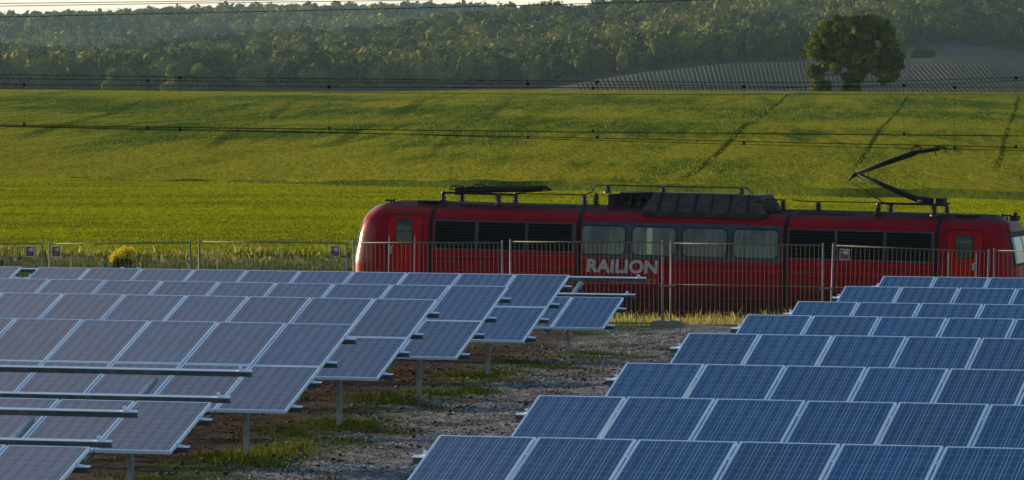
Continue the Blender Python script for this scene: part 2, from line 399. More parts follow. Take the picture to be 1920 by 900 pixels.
def m_hill():
    k = NT('hillside_crop')
    big = k.noise(k.pos((.05, .011, 1), R(3)), 1.0, 4, .55); st = k.noise(k.pos((.42, .010, 1), R(4)), 1.0, 4, .6)
    fine = k.noise(k.pos((4.5, .22, 1)), 1.0, 5, .8); mid = k.noise(k.pos((1.1, .05, 1)), 1.0, 5, .7)
    c = k.mix(k.ramp(fine, .38, .62), (.026, .075, .010), (.100, .160, .014))
    yl = k.mix(k.ramp(fine, .38, .62), (.20, .205, .012), (.44, .38, .035))
    f = k.math('MULTIPLY_ADD', big, .75, k.math('MULTIPLY_ADD', st, .55, k.math('MULTIPLY', mid, .45)))
    # more seed heads low on the slope and along the crest
    g = k.node('ShaderNodeNewGeometry'); s_ = k.node('ShaderNodeSeparateXYZ'); k.l.new(g.outputs['Position'], s_.inputs[0])
    low = k.ramp(s_.outputs[2], 1.6, .2, 0, .14); top = k.ramp(s_.outputs[2], 3.7, 4.1, 0, .12)
    f = k.math('ADD', f, k.math('ADD', low, top))
    c = k.mix(k.ramp(f, .76, 1.06, 0, .9), c, yl)
    dark = None
    for p, q, w_ in (((1292, 345), (1478, 184), .34), ((1600, 330), (1706, 184), .26), ((1868, 330), (1912, 186), .26), ((40, 262), (262, 192), 1.1), ((395, 275), (560, 186), .8), ((640, 268), (812, 184), 1.0), ((820, 290), (960, 190), .7)):
        mm_ = line_mask(k, hill_pt(*p), hill_pt(*q), w_); mm_ = k.math('MULTIPLY', mm_, .85 if w_ < .7 else .55)
        dark = mm_ if dark is None else k.math('MAXIMUM', dark, mm_)
    c = k.mix(dark, c, (.020, .050, .008))
    k.bump(k.math('ADD', fine, k.math('MULTIPLY', st, 1.0)), 1.0, .7)
    return k.out(c, 1, 0, 0)
M['leafy'] = None
const = lambda c: (lambda X: X * 0 + c)
sheet('ground', -40, 40, 420, const(38), const(125), 700, m_site())
# wider skirts of the same site, out of the picture
M_site2 = bpy.data.materials['site_soil']
o = sheet('ground', -400, -40, 60, const(38), lambda X: X * 0 + 125, 60, M_site2)
o = sheet('ground', 40, 400, 60, const(38), lambda X: X * 0 + 125, 60, M_site2)
sheet('trackside_ground', -400, 400, 600, const(125), lambda X: (154.2 - X * sA) / cA + 0 * X, 90, M_site2)
sheet('ground', -400, 400, 40, const(-60), const(38), 20, M_site2)
MF = m_field(); MH = m_hill()
def YbC(X): return np.maximum(Yb(X), 175)
sheet('grain_field', -130, 66, 500, lambda X: (153.4 - X * sA) / cA, YbC, 240, MF, lift=.012)
sheet('grain_field', -400, -130, 40, lambda X: (153.4 - X * sA) / cA, YbC, 60, MF, lift=.012)
# the taller crop of the hillside, raised above the flat field, with its own front edge
def CL(X): return .03 + .40 * sm((X + 20) / 20)
def hillsheet():
    nx, ny = 560, 420
    X = np.linspace(-260, 120, nx); ts = np.linspace(0, 1, ny) ** 1.15
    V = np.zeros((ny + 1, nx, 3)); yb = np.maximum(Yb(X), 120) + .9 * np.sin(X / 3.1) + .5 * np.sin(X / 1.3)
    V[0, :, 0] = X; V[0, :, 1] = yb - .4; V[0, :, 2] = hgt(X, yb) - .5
    for j, t in enumerate(ts):
        Y = yb * (1 - t) + 712 * t
        V[j + 1, :, 0] = X; V[j + 1, :, 1] = Y; V[j + 1, :, 2] = hgt(X, Y) + CL(X) * (1 - .0 * t)
        if j == 0: V[1, :, 2] += rng.normal(0, .05, nx)
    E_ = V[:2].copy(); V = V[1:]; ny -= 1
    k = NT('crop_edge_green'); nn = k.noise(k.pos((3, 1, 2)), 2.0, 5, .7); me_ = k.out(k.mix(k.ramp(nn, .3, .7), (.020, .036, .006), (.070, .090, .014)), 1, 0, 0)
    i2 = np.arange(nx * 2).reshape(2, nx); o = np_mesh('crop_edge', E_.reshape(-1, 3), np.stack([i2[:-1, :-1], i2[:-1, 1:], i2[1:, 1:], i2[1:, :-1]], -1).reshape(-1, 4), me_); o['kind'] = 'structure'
    idx = np.arange(nx * (ny + 1)).reshape(ny + 1, nx)
    Fc = np.stack([idx[:-1, :-1], idx[:-1, 1:], idx[1:, 1:], idx[1:, :-1]], -1).reshape(-1, 4)
    o = np_mesh('hillside_field', V.reshape(-1, 3), Fc, MH, smooth=True); o['kind'] = 'structure'
hillsheet()
def m_far():
    k = NT('valley_meadow'); n = k.noise(k.pos((.03, .008, 1)), 1, 4); n2 = k.noise(k.pos((.4, .05, 1)), 1, 4)
    c = k.mix(k.ramp(n, .4, .6), (.078, .078, .070), (.070, .078, .056)); c = k.mix(k.ramp(n2, .4, .7, 0, .5), c, (.10, .092, .088))
    return k.out(c, 1, 0, 0)
sheet('valley_ground', -1100, 1100, 260, const(705), const(2600), 160, m_far())
k = NT('forest_floor'); MFF = k.out((.035, .042, .025), .95, 0, .1)
sheet('hills', -1400, 1400, 120, const(2590), const(6500), 80, MFF)

# ------------------------------------------------------------------ woods (too many trees to count, far off)
def ico(sub):
    import bmesh
    bm = bmesh.new(); bmesh.ops.create_icosphere(bm, subdivisions=sub, radius=1); 
    V = np.array([v.co[:] for v in bm.verts]); Fc = np.array([[v.index for v in f.verts] for f in bm.faces]); bm.free(); return V, Fc
def crown_variants(n, nq, leaf):
    """crowns as leaf clumps: quads on a few lobes round an added core that blocks light"""
    C0, F0 = ico(1); out = []
    for i in range(n):
        V = [C0 * .62 * (1, 1, .8)]; Fq = []
        lobes = [(0, 0, .15, .72)] + [(rng.uniform(-.55, .55), rng.uniform(-.55, .55), rng.uniform(-.35, .5), rng.uniform(.32, .5)) for _ in range(5)]
        L_ = np.array(lobes); w_ = rng.choice(len(lobes), nq, p=L_[:, 3] ** 2 / (L_[:, 3] ** 2).sum())
        d = rng.normal(size=(nq, 3)); d /= np.linalg.norm(d, axis=1)[:, None]; P = L_[w_, :3] + d * (L_[w_, 3] * rng.uniform(.8, 1.06, nq))[:, None]
        nn = d + rng.normal(0, .22, (nq, 3)); nn /= np.linalg.norm(nn, axis=1)[:, None]; a_ = rng.normal(size=(nq, 3)); a_ -= nn * (a_ * nn).sum(1)[:, None]; a_ /= np.linalg.norm(a_, axis=1)[:, None]; b_ = np.cross(nn, a_)
        s_ = leaf * rng.uniform(.5, 1.4, nq)[:, None]
        Q = np.stack([P - a_ * s_ - b_ * s_ * .7, P + a_ * s_ - b_ * s_ * .5, P + a_ * s_ * .8 + b_ * s_ * .8, P - a_ * s_ * .6 + b_ * s_ * .6], 1).reshape(-1, 3)
        V.append(Q); out.append(np.concatenate(V))
    n0 = len(C0); q = np.arange(nq)[:, None] * 4 + n0
    Fc = np.concatenate([F0, np.concatenate([q, q + 1, q + 2], 1), np.concatenate([q, q + 2, q + 3], 1)])
    return out, Fc
def forest(name, pts, size, variants, Fc, m, label):
    Vs, Fs, T = [], [], []; off = 0
    for i, (x, y, z) in enumerate(pts):
        W = variants[rng.integers(len(variants))]; s_ = size * rng.uniform(.6, 1.25) * float(np.interp(y, [1700, 1850, 2100, 4500], [1.12, 1.08, .95, .95])); hz = s_ * rng.uniform(.95, 1.35); a = rng.uniform(0, 6.28)
        c, s2 = math.cos(a), math.sin(a)
        P = np.empty_like(W); P[:, 0] = (W[:, 0] * c - W[:, 1] * s2) * s_ + x; P[:, 1] = (W[:, 0] * s2 + W[:, 1] * c) * s_ + y; P[:, 2] = W[:, 2] * hz + z + hz * .95
        Vs.append(P); Fs.append(Fc + off); off += len(W); T.append(np.full(len(W), rng.uniform(0, 1)))
    o = np_mesh(name, np.concatenate(Vs), np.concatenate(Fs), m, attrs={'tint': np.concatenate(T)})
    tag(o, label, 'woodland', kind='stuff'); return o
def m_forest(name, a, b, c3):
    k = NT(name); t = k.attr('tint'); n = k.noise(k.pos(), .35, 4, .7); big = k.noise(k.pos((.006, .006, .006)), 1, 3)
    c = k.mix(t, a, b); c = k.mix(k.ramp(k.math('ADD', big, k.math('MULTIPLY', t, .2)), .55, .75), c, c3); c = k.mix(k.ramp(n, .35, .7, .0, .5), c, (.022, .036, .014))
    k.bump(k.noise(k.pos(), 1.3, 4, .8), 1.0, .8)
    return k.out(c, 1, 0, 0)
MFm = m_forest('wood_leaves', (.020, .042, .016), (.115, .150, .032), (.29, .28, .055))
cv, cf = crown_variants(14, 260, .115)
cv2, cf2 = crown_variants(8, 60, .22)
pts = []
for Y in np.arange(1705, 2560, 8.4):
    half = Y * .104 + 25
    for X in np.arange(-half, half, 7.6):
        x, y = X + rng.uniform(-3.2, 3.2), Y + rng.uniform(-3.5, 3.5); px = 960 + x / y * FPX
        lim = np.interp(px, [-300, 0, 700, 1000, 1110, 1200, 1350, 1520, 1650, 1700, 1780, 1850, 1920, 2500], [1730, 1740, 1740, 1745, 1725, 1730, 1745, 1760, 1900, 2010, 2030, 2030, 2010, 2000])
        if y < lim: continue
        pts.append((x, y, float(hgt(np.array([x]), np.array([y]))[0])))
forest('forest_on_the_near_hill', pts, 4.5, cv, cf, MFm, 'dense green broadleaved wood covering the nearer hill behind the fields')
pts = []
for Y in np.arange(3500, 4350, 12.5):
    half = Y * .104 + 20
    for X in np.arange(-half, half * .55, 11):
        x, y = X + rng.uniform(-4.5, 4.5), Y + rng.uniform(-4, 4)
        pts.append((x, y, float(hgt(np.array([x]), np.array([y]))[0])))
forest('forest_on_the_far_hill', pts, 5.2, cv2, cf2, MFm, 'hazy blue-green wood along the far skyline at upper left')
# a shrub clump and the hedge in the vineyard
def leaf_blob(centers, n, leaf, seed=0, shell=.75, jit=.07):
    """leaf-sized faces scattered through ellipsoids: (cx,cy,cz,rx,ry,rz)"""
    g = np.random.default_rng(seed); vol = np.array([c[3] * c[4] + c[4] * c[5] for c in centers]); w_ = vol / vol.sum()
    which = g.choice(len(centers), n, p=w_); C_ = np.array(centers)[which]
    d = g.normal(size=(n, 3)); d /= np.linalg.norm(d, axis=1)[:, None]; rr = g.uniform(shell, 1.0, n) * (1 + g.normal(0, jit, n))
    P = C_[:, :3] + d * C_[:, 3:] * rr[:, None]
    a = g.normal(size=(n, 3)); a /= np.linalg.norm(a, axis=1)[:, None]; nn = d * .7 + g.normal(size=(n, 3)) * .5; nn /= np.linalg.norm(nn, axis=1)[:, None]
    a -= nn * (a * nn).sum(1)[:, None]; a /= np.linalg.norm(a, axis=1)[:, None]; b = np.cross(nn, a)
    s_ = leaf * g.uniform(.6, 1.4, n)[:, None]
    V = np.stack([P - a * s_ - b * s_ * .6, P + a * s_ - b * s_ * .6, P + a * s_ * .7 + b * s_ * .7, P - a * s_ * .7 + b * s_ * .7], 1).reshape(-1, 3)
    Fc = np.arange(4 * n).reshape(n, 4); T = np.repeat(g.uniform(0, 1, n) * .5 + (g.uniform(0, 1, len(centers)) ** 2 * .5)[which], 4)
    return V, Fc, T
def m_leaf(name, a, b, tl=.25):
    k = NT(name); c = k.mix(k.attr('tint'), a, b); k.out(c, .8, 0, .03)
    tr = k.node('ShaderNodeBsdfTranslucent'); k.put(tr.inputs['Color'], k.mix(k.attr('tint'), a, b)); ms = k.node('ShaderNodeMixShader'); ms.inputs[0].default_value = tl
    k.l.new(k.b.outputs[0], ms.inputs[1]); k.l.new(tr.outputs[0], ms.inputs[2]); k.l.new(ms.outputs[0], k.n['Material Output'].inputs['Surface'])
    return k.m
ML = m_leaf('tree_leaves', (.010, .040, .005), (.25, .25, .018)); MLs = m_leaf('shrub_leaves', (.03, .05, .012), (.07, .09, .02))
MB_bark = worn('bark', (.05, .035, .025), (.11, .08, .055), .9, 0, 3)
def shrub_far(x, y, w_, h_, Y, label, seed):
    X, z = at_Y(x, y, Y); r_ = w_ * Y / FPX / 2; hh = h_ * Y / FPX
    g = np.random.default_rng(seed); z0 = float(hgt(np.array([X]), np.array([Y]))[0])
    cs = [(g.uniform(-r_ * .7, r_ * .7), g.uniform(-2, 2), hh * g.uniform(.25, .6), r_ * .35, r_ * .3, hh * .4) for _ in range(9)]
    V, Fc, T = leaf_blob(cs, 2500, .35, seed); e = empty('shrub', (X, Y, z0)); tag(e, label, 'shrub')
    np_mesh('foliage', V, Fc, MLs, e, {'tint': T})
    s_ = MB()
    for i in range(4): q = cs[i]; s_.tube([(0 + i * .4, 0, -.3), (q[0], q[1], q[2])], [.15, .05], 5)
    s_.build('stem', MB_bark, e)
shrub_far(1722, 124, 62, 22, 1690, 'dark low shrub clump in the pale field right of the lone tree', 5)

def edge_tree(x, ytop, w_, Y, label, seed):
    g = np.random.default_rng(seed); X, zt = at_Y(x, ytop, Y); z0 = float(hgt(np.array([X]), np.array([Y]))[0]); r_ = w_ * Y / FPX / 2; hh = zt - z0
    e = empty('broadleaf_tree', (X, Y, z0)); tag(e, label, 'tree', 'lighter trees along the foot of the wood')
    cs = [(g.uniform(-.8, .8) * r_, g.uniform(-.6, .6) * r_, hh * g.uniform(.2, .8), r_ * g.uniform(.25, .5), r_ * .42, hh * g.uniform(.12, .26)) for _ in range(17)]
    V, Fc, T = leaf_blob(cs, 5200, .42, seed, .8); np_mesh('crown', V, Fc, MLe, e, {'tint': T})
    t = MB(); t.tube([(0, 0, -.5), (.1, 0, hh * .35), (0, .1, hh * .7)], [.35, .25, .1], 8)
    for c in cs[:4]: t.tube([(0, 0, hh * .3), (c[0], c[1], c[2])], [.14, .05], 5)
    t.build('trunk', MB_bark, e)
MLe = m_leaf('edge_leaves', (.06, .095, .025), (.22, .25, .055))
edge_tree(226, 120, 58, 1660, 'light green tree before the dark wood, leftmost of the three pale trees', 31)
edge_tree(350, 117, 80, 1670, 'broad pale-topped tree before the wood, middle and widest of the three pale trees', 32)
edge_tree(478, 128, 56, 1665, 'light green tree before the wood, rightmost of the three pale trees', 35)

# ------------------------------------------------------------------ vineyard rows
def vineyard():
    k = NT('vine_rows'); n = k.noise(k.pos((.5, .1, .5)), 1, 4)
    m = k.out(k.mix(k.ramp(n, .35, .65), (.066, .070, .060), (.078, .080, .070)), 1, 0, 0)
    V, Fq = [], []
    def row(xa, ya, xb, yb_, n, w_, h_):
        xs = np.linspace(xa, xb, n); ys = np.linspace(ya, yb_, n); z = hgt(xs, ys); b = sum(len(q) for q in V); P = np.zeros((n, 4, 3))
        hh = h_ * (1 + rng.normal(0, .12, n))
        P[:, 0] = np.stack([xs - w_, ys, z - .2], 1); P[:, 1] = np.stack([xs - w_ * .6, ys, z + hh], 1); P[:, 2] = np.stack([xs + w_ * .6, ys, z + hh], 1); P[:, 3] = np.stack([xs + w_, ys, z - .2], 1)
        V.append(P.reshape(-1, 3)); i = np.arange(n - 1)[:, None] * 4 + b
        for a in range(3): Fq.append(np.concatenate([i + a, i + a + 1, i + a + 5, i + a + 4], 1))
        Fq.append(np.array([[b, b + 1, b + 2, b + 3]]))
    for i in range(78):
        p = 1085 + i * 8.0
        row((p + 10 - 960) / FPX * 1240, 1240, (p - 6 - 960) / FPX * 1700, 1700, 60, .14, .2)
    for i in range(34):
        p = 1705 + i * 9.0
        row((p - 960) / FPX * 1240, 1240, (p - 60 - 960) / FPX * 1600, 1600, 40, .14, .2)
    o = np_mesh('vineyard_rows', np.concatenate(V), np.concatenate(Fq), m)
    tag(o, 'pale parallel vine rows on the slope behind the lone tree', 'vineyard', kind='stuff')
vineyard()

# ------------------------------------------------------------------ the lone tree
def lone_tree():
    Y = 702.; X0, zb = at_Y(1598, 179, Y); s_ = Y / FPX; z0 = float(hgt(np.array([X0]), np.array([Y]))[0])
    def P(x, y, d=0): X, z = at_Y(x, y, Y); return (X - X0, d, z - z0)
    e = empty('lone_tree', (X0, Y, z0)); tag(e, 'large dark green tree with a rounded crown standing alone on the field crest', 'tree')
    blobs = [(1600, 62, 52, 38), (1556, 58, 34, 26), (1645, 60, 36, 30), (1545, 92, 36, 24), (1665, 98, 30, 30), (1600, 100, 60, 34), (1530, 96, 22, 18), (1572, 44, 34, 18), (1620, 40, 34, 16), (1650, 45, 18, 16),
             (1680, 118, 16, 20), (1640, 122, 40, 20), (1560, 118, 34, 20), (1532, 132, 22, 18), (1535, 158, 20, 20), (1549, 168, 16, 10), (1598, 140, 28, 22), (1600, 166, 19, 14), (1596, 156, 18, 20), (1664, 138, 24, 12), (1658, 150, 8, 9), (1517, 96, 9, 10), (1524, 76, 12, 12), (1536, 64, 12, 10), (1666, 76, 14, 16), (1525, 146, 13, 12)]
    cs = []
    g = np.random.default_rng(3)
    for x, y, rx, ry in blobs:
        c = P(x, y)
        big = rx * s_
        for _ in range(max(3, int(rx * ry / 42))):
            t = g.uniform(0, 6.28); q = g.uniform(.3, .95); r_ = g.uniform(.42, .80)
            cs.append((c[0] + math.cos(t) * q * rx * s_ * .8, g.uniform(-1, 1) * big * (1.0 if y < 130 else .5), c[2] + math.sin(t) * q * ry * s_ * .8, r_ * 1.05, r_, r_ * .85))
    V, Fc, T = leaf_blob(cs, 90000, .125, 4, .55, .13)
    np_mesh('crown', V, Fc, ML, e, {'tint': T})
    t = MB(); t.tube([(0, 0, -.6), (.05, 0, 1.5), (-.1, 0, 3.4), (.1, .1, 6), (.2, 0, 8)], [.55, .42, .36, .25, .1], 10)
    for x, y, r_ in ((1545, 100, .16), (1660, 100, .17), (1560, 60, .12), (1640, 60, .12), (1680, 125, .1), (1535, 140, .12), (1620, 50, .1)):
        c = P(x, y); t.tube([(-.1, 0, 2.6 + r_ * 4), (c[0] * .5, .3, c[2] * .62 + 1.0), c], [r_, r_ * .8, r_ * .4], 7)
    t.build('trunk', MB_bark, e, True)
lone_tree()

# ------------------------------------------------------------------ grass blades, stones
def blades(name, xy, hmin, hmax, wd, m, label, lean=.35, cat='grass', seed=1, lift=None):
    g = np.random.default_rng(seed); n = len(xy); X, Y = xy[:, 0], xy[:, 1]; z = hgt(X, Y) + (0 if lift is None else lift(X))
    h = (hmin + (hmax - hmin) * g.uniform(0, 1, n) ** 1.7) * g.uniform(.7, 1.1, n); a = g.uniform(0, math.pi, n); w_ = wd * g.uniform(.6, 1.4, n)
    lx = g.normal(0, lean, n) * h; ly = g.normal(0, lean, n) * h; dx, dy = np.cos(a) * w_, np.sin(a) * w_ * .5
    P = np.zeros((n, 5, 3))
    P[:, 0] = np.stack([X - dx, Y - dy, z - .03], 1); P[:, 1] = np.stack([X + dx, Y + dy, z - .03], 1)
    P[:, 2] = np.stack([X + dx * .8 + lx * .35, Y + dy * .8 + ly * .35, z + h * .6], 1); P[:, 3] = np.stack([X - dx * .8 + lx * .35, Y - dy * .8 + ly * .35, z + h * .6], 1)
    P[:, 4] = np.stack([X + lx, Y + ly, z + h], 1)
    b = np.arange(n)[:, None] * 5
    Fc = np.concatenate([np.concatenate([b, b + 1, b + 2], 1), np.concatenate([b, b + 2, b + 3], 1), np.concatenate([b + 3, b + 2, b + 4], 1)])
    T = np.repeat(g.uniform(0, 1, n), 5)
    o = np_mesh(name, P.reshape(-1, 3), Fc, m, attrs={'tint': T}); tag(o, label, cat, kind='stuff'); return o
MG = m_leaf('fresh_grass', (.018, .040, .007), (.075, .100, .012)); MD = m_leaf('dry_grass', (.14, .15, .022), (.46, .36, .15), .5)
MY = m_leaf('flower_yellow', (.70, .56, .02), (.90, .72, .03))
def uvxy(u, v): return np.stack([u * cA + v * sA, -u * sA + v * cA], 1)
n = 16000; u = rng.uniform(-62, -8, n); v = 108.3 + 3.6 * rng.beta(1.2, 2, n)
blades('verge_grass', uvxy(u, v), .06, .34, .011, MD, 'dry yellow-green grass verge along the foot of the mesh fence', seed=2)
n = 34000; u = rng.uniform(-66, 2, n); v = 149.6 + 4.6 * rng.beta(1.2, 1.6, n)
blades('tall_dry_grass', uvxy(u, v), .06, .30, .020, MD, 'tan seeding grass strip between the railway and the green field', seed=3)
# green strip along the ends of the left tables
gx = np.array(GRASS); o_ = np.argsort(gx[:, 1]); gy = gx[o_, 1]; gxx = gx[o_, 0]
n = 60000; Y = rng.uniform(gy[0], gy[-1], n); X = np.interp(Y, gy, gxx) + rng.normal(0, .55, n)
cl = wob(X, Y * .6, .55, 2) + .6 * wob(X, Y, 1.4, 5) + rng.normal(0, .25, n); keep = cl > .42
blades('grass_strip', np.stack([X, Y], 1)[keep], .02, .085, .008, MG, 'patchy green grass strip running past the left panel posts', lean=.5, seed=4)
n = 900; cpx = [ground_pt(490, 850), ground_pt(530, 856), ground_pt(455, 858), ground_pt(560, 838)]; c = np.array(cpx)[rng.integers(0, 4, n)]
blades('yellow_weeds', c + rng.normal(0, 1, (n, 2)) * (.22, .8), .03, .13, .009, m_leaf('weed_yellow', (.06, .09, .01), (.17, .17, .015)), 'yellow-green weed tuft at the foot of a left-hand post', lean=.5, seed=5)
n = 230000; X = rng.uniform(-78, 78, n); t_ = rng.uniform(0, 1, n) ** 1.2; Y = np.maximum(Yb(X), 175); Y = Y + 2 + (694 - Y) * t_; pt_ = wob(X, Y * .16, 5.5, 1) + .8 * wob(X - Y * .03, Y * .03, 1.6, 4) + .5 * wob(X, Y * .3, 15, 6) + rng.normal(0, .55, n); ok = (np.abs(X) < Y * .1 + 4) & (pt_ > .05)
MHC = m_leaf('seeding_crop', (.085, .14, .010), (.30, .28, .035))
o_h = blades('hillside_crop', np.stack([X, Y], 1)[ok], .05, .20, .030, MHC, 'seeding yellow-green crop standing on the sloping field behind the train', lean=.3, cat='crop', seed=21, lift=CL)
n = 110000; X = rng.uniform(-32, 28, n); t_ = rng.uniform(0, 1, n); y0 = (155 - X * sA) / cA; Y = y0 + (Yb(X) - 1 - y0) * t_; ok = np.abs(X) < Y * .1 + 3
blades('grain_crop', np.stack([X, Y], 1)[ok], .04, .12, .013, m_leaf('grain_blades', (.16, .20, .004), (.44, .42, .010)), 'bright young grain growing on the flat field left of the train', lean=.3, cat='crop', seed=22)
def stones(name, xy, smin, smax, m, label):
    V0, F0 = ico(1); n = len(xy); z = hgt(xy[:, 0], xy[:, 1]); s_ = smin + (smax - smin) * rng.uniform(0, 1, n) ** 4
    V = V0[None] * (1 + rng.normal(0, .16, (n, len(V0), 1))) * s_[:, None, None] * rng.uniform(.6, 1.3, (n, 1, 3)) * (1, 1, .6)
    V = V + np.stack([xy[:, 0], xy[:, 1], z + s_ * .15], 1)[:, None]
    Fc = (F0[None] + (np.arange(n) * len(V0))[:, None, None]).reshape(-1, 3)
    o = np_mesh(name, V.reshape(-1, 3), Fc, m, attrs={'tint': np.repeat(rng.uniform(0, 1, n), len(V0))}); tag(o, label, 'gravel', kind='stuff')
k = NT('stone'); MS = k.out(k.mix(k.ramp(k.noise(k.pos((1, .5, 1)), 1.1, 4, .6), .46, .60, 0, .85), k.mix(k.attr('tint'), (.14, .135, .14), (.38, .37, .39)), (.12, .072, .055)), .95, 0, .05)
gx = np.array(GRAVEL); o_ = np.argsort(gx[:, 1]); gy = gx[o_, 1]; gxx = gx[o_, 0]
n = 60000; Y = gy[0] + (gy[-1] - gy[0]) * rng.uniform(0, 1, n); X = np.interp(Y, gy, gxx) + rng.normal(0, .85, n)
n2 = 2600; X = np.concatenate([X, rng.uniform(-6, 14, n2)]); Y = np.concatenate([Y, rng.uniform(55, 109, n2)])
n3 = 9000; X = np.concatenate([X, rng.uniform(1, 9, n3)]); Y = np.concatenate([Y, 109.5 - 14 * rng.uniform(0, 1, n3) ** 1.6]); ok = (X * sA + Y * cA) < 108.2
n4 = 14000; Xc = rng.uniform(-9, 5, n4); Yc_ = rng.uniform(62, 103, n4)
k = NT('soil_clod'); MCl = k.out(k.mix(k.attr('tint'), (.030, .018, .014), (.12, .078, .060)), .95, 0, .1)
stones('soil_clods', np.stack([Xc, Yc_], 1), .008, .050, MCl, 'reddish brown clods of bare soil under and beside the left tables')
stones('gravel', np.stack([X, Y], 1)[ok], .004, .026, MS, 'grey and brown gravel covering the lane between the two panel blocks')

# ------------------------------------------------------------------ solar tables
PW, PL, PITCHX, PITCHY = .983, 1.65, 1.01, 1.67
def panel_meshes():
    fw, d = .022, .042
    f = MB(); f.box(0, fw, -PL, 0, -d, 0); f.box(PW - fw, PW, -PL, 0, -d, 0); f.box(fw, PW - fw, -fw, 0, -d, 0); f.box(fw, PW - fw, -PL, -PL + fw, -d, 0)
    fo = f.build('panel_frame', M['alu']); g = MB(); g.box(fw, PW - fw, -PL + fw, -fw, -.012, -.004); go = g.build('cell_glass', M['cells'])
    return fo, go
fo0, go0 = panel_meshes(); MFr, MGl = fo0.data, go0.data
bpy.data.objects.remove(fo0); bpy.data.objects.remove(go0)
RAILS = (.42, 1.34, 2.10, 3.01); TILT = R(18.0)
def rail_mesh(x0, x1, clampx):
    m = MB(); h, wf = .074, .056
    m.box(x0, x1, -wf, -wf + .006, -h, -.007); m.box(x0, x1, -wf - .004, 0, -.0065, 0); m.box(x0, x1, -wf + .006, -.012, -h, -h + .006)
    for c in clampx: m.box(c - .008, c + .008, -.04, .0, .0, .046)      # middle clamps standing in the gaps
    return m
def end_clamp_mesh(sgn):
    m = MB(); m.box(-.004, .004, -.05, 0, 0, .046); m.box(-.004, .035 * sgn, -.05, 0, .042, .048) if sgn < 0 else m.box(-.035, .004, -.05, 0, .042, .048)
    m.box(0, .05 * sgn, -.05, 0, .001, .007) if sgn > 0 else m.box(-.05, 0, -.05, 0, .001, .007)
    return m
RM = {}
def keep(o):
    d = o.data; bpy.data.objects.remove(o); return d
def table(Xe, Ye, Ztop, side, ncol, upper, lower, label, slope=.005, group='solar tables in two blocks'):
    """side -1: the known end is the right-hand end; +1: the left-hand end. Xe,Ye,Ztop = that end's top corner"""
    zt = Ztop + CH
    e = empty('solar_table', (Xe, Ye, 0.0), (0, slope, -A)); tag(e, label, 'solar panels', group)
    T = Matrix.Translation((0, 0, zt)) @ Matrix.Rotation(TILT, 4, 'X')
    L_ = ncol * PITCHX - .027
    X0, X1 = (-L_, 0) if side < 0 else (0, L_)
    for j, cols in ((0, upper), (1, lower)):
        for i in cols:
            x = (-(i + 1) * PITCHX + .027) if side < 0 else i * PITCHX
            p = bpy.data.objects.new('solar_panel', MFr); col.objects.link(p); p.parent = e
            jig = (rnd.uniform(-.002, .002), rnd.uniform(-.003, .003), rnd.uniform(-.001, .001))
            p.matrix_local = T @ Matrix.Translation((x + jig[0], -j * PITCHY + jig[1], .003 + jig[2])) @ Matrix.Rotation(rnd.uniform(-.002, .002), 4, 'X')
            g = bpy.data.objects.new('cell_glass', MGl); col.objects.link(g); g.parent = p
    bare = len(list(upper)) == 0
    key = (side, ncol)
    if key not in RM:
        RM[key] = keep(rail_mesh(X0 - .15, X1 + .15, [X0 + k * PITCHX - .0135 for k in range(1, ncol)]).build('mounting_rail', M['steel_shaded']))
        RM[key].materials.append(M['alu'])
        for f_ in list(range(6, 12)) + list(range(18, len(RM[key].polygons))): RM[key].polygons[f_].material_index = 1  # top flange gets the brighter metal to look lit above the shaded web
    kb = (side, ncol, 'bare')
    if bare and kb not in RM:
        RM[kb] = keep(rail_mesh(X0 - .15, X1 + .15, [X1 - .02]).build('mounting_rail', M['steel_shaded'])); RM[kb].materials.append(M['alu'])
        for f_ in list(range(6, 12)) + list(range(18, len(RM[kb].polygons))): RM[kb].polygons[f_].material_index = 1  # bare rails: same painted contrast of lit flange and shaded web
    for s_ in RAILS:
        r_ = bpy.data.objects.new('mounting_rail', RM[kb] if bare and s_ < 1.6 else RM[key]); col.objects.link(r_); r_.parent = e; r_.matrix_local = T @ Matrix.Translation((0, -s_, -.042))
    for sg, xx in ((-1, X0), (1, X1)):
        if ('c', sg) not in RM:
            RM[('c', sg)] = keep(end_clamp_mesh(sg).build('end_clamp', M['alu']))
        for s_ in RAILS:
            c = bpy.data.objects.new('end_clamp', RM[('c', sg)]); col.objects.link(c); c.parent = e; c.matrix_local = T @ Matrix.Translation((xx + sg * .008, -s_, -.040))
    # sloping beams, posts, braces
    if 'beam' not in RM:
        b = MB(); b.box(-.035, -.029, -3.2, -.3, -.23, -.13); b.box(-.029, .03, -3.2, -.3, -.136, -.13); b.box(-.029, .02, -3.2, -.3, -.23, -.224)
        RM['beam'] = keep(b.build('sloping_beam', M['steel']))
    nx = max(1, int((L_ - 2.3) / 2.55)); step = (L_ - 2.3) / nx
    for i in range(nx + 1):
        x = X0 + 1.15 + i * step
        b = bpy.data.objects.new('sloping_beam', RM['beam']); col.objects.link(b); b.parent = e; b.matrix_local = T @ Matrix.Translation((x, 0, 0))
        yq = -1.62 * math.cos(TILT); zq = zt - 1.62 * math.sin(TILT) - .15
        p = MB(); zb = -.35
        p.box(x + .036, x + .042, yq - .05, yq + .05, zb, zq); p.box(x + .042, x + .10, yq - .05, yq - .044, zb, zq); p.box(x + .042, x + .10, yq + .044, yq + .05, zb, zq)
        p.box(x + .100, x + .106, yq - .05, yq - .03, zb, zq)
        for kk in range(9): p.box(x + .062, x + .078, yq - .0515, yq - .0505, zq - .1 - kk * .14, zq - .05 - kk * .14)
        p.build('post', M['steel'], e)
        b2 = MB(); y2 = -.85 * math.cos(TILT); z2 = zt - .85 * math.sin(TILT) - .20
        b2.bar((x - .045, yq - .02, zq - .42), (x - .045, y2, z2), .05, .035); b2.build('brace', M['steel'], e)
    return e
up = range(10)
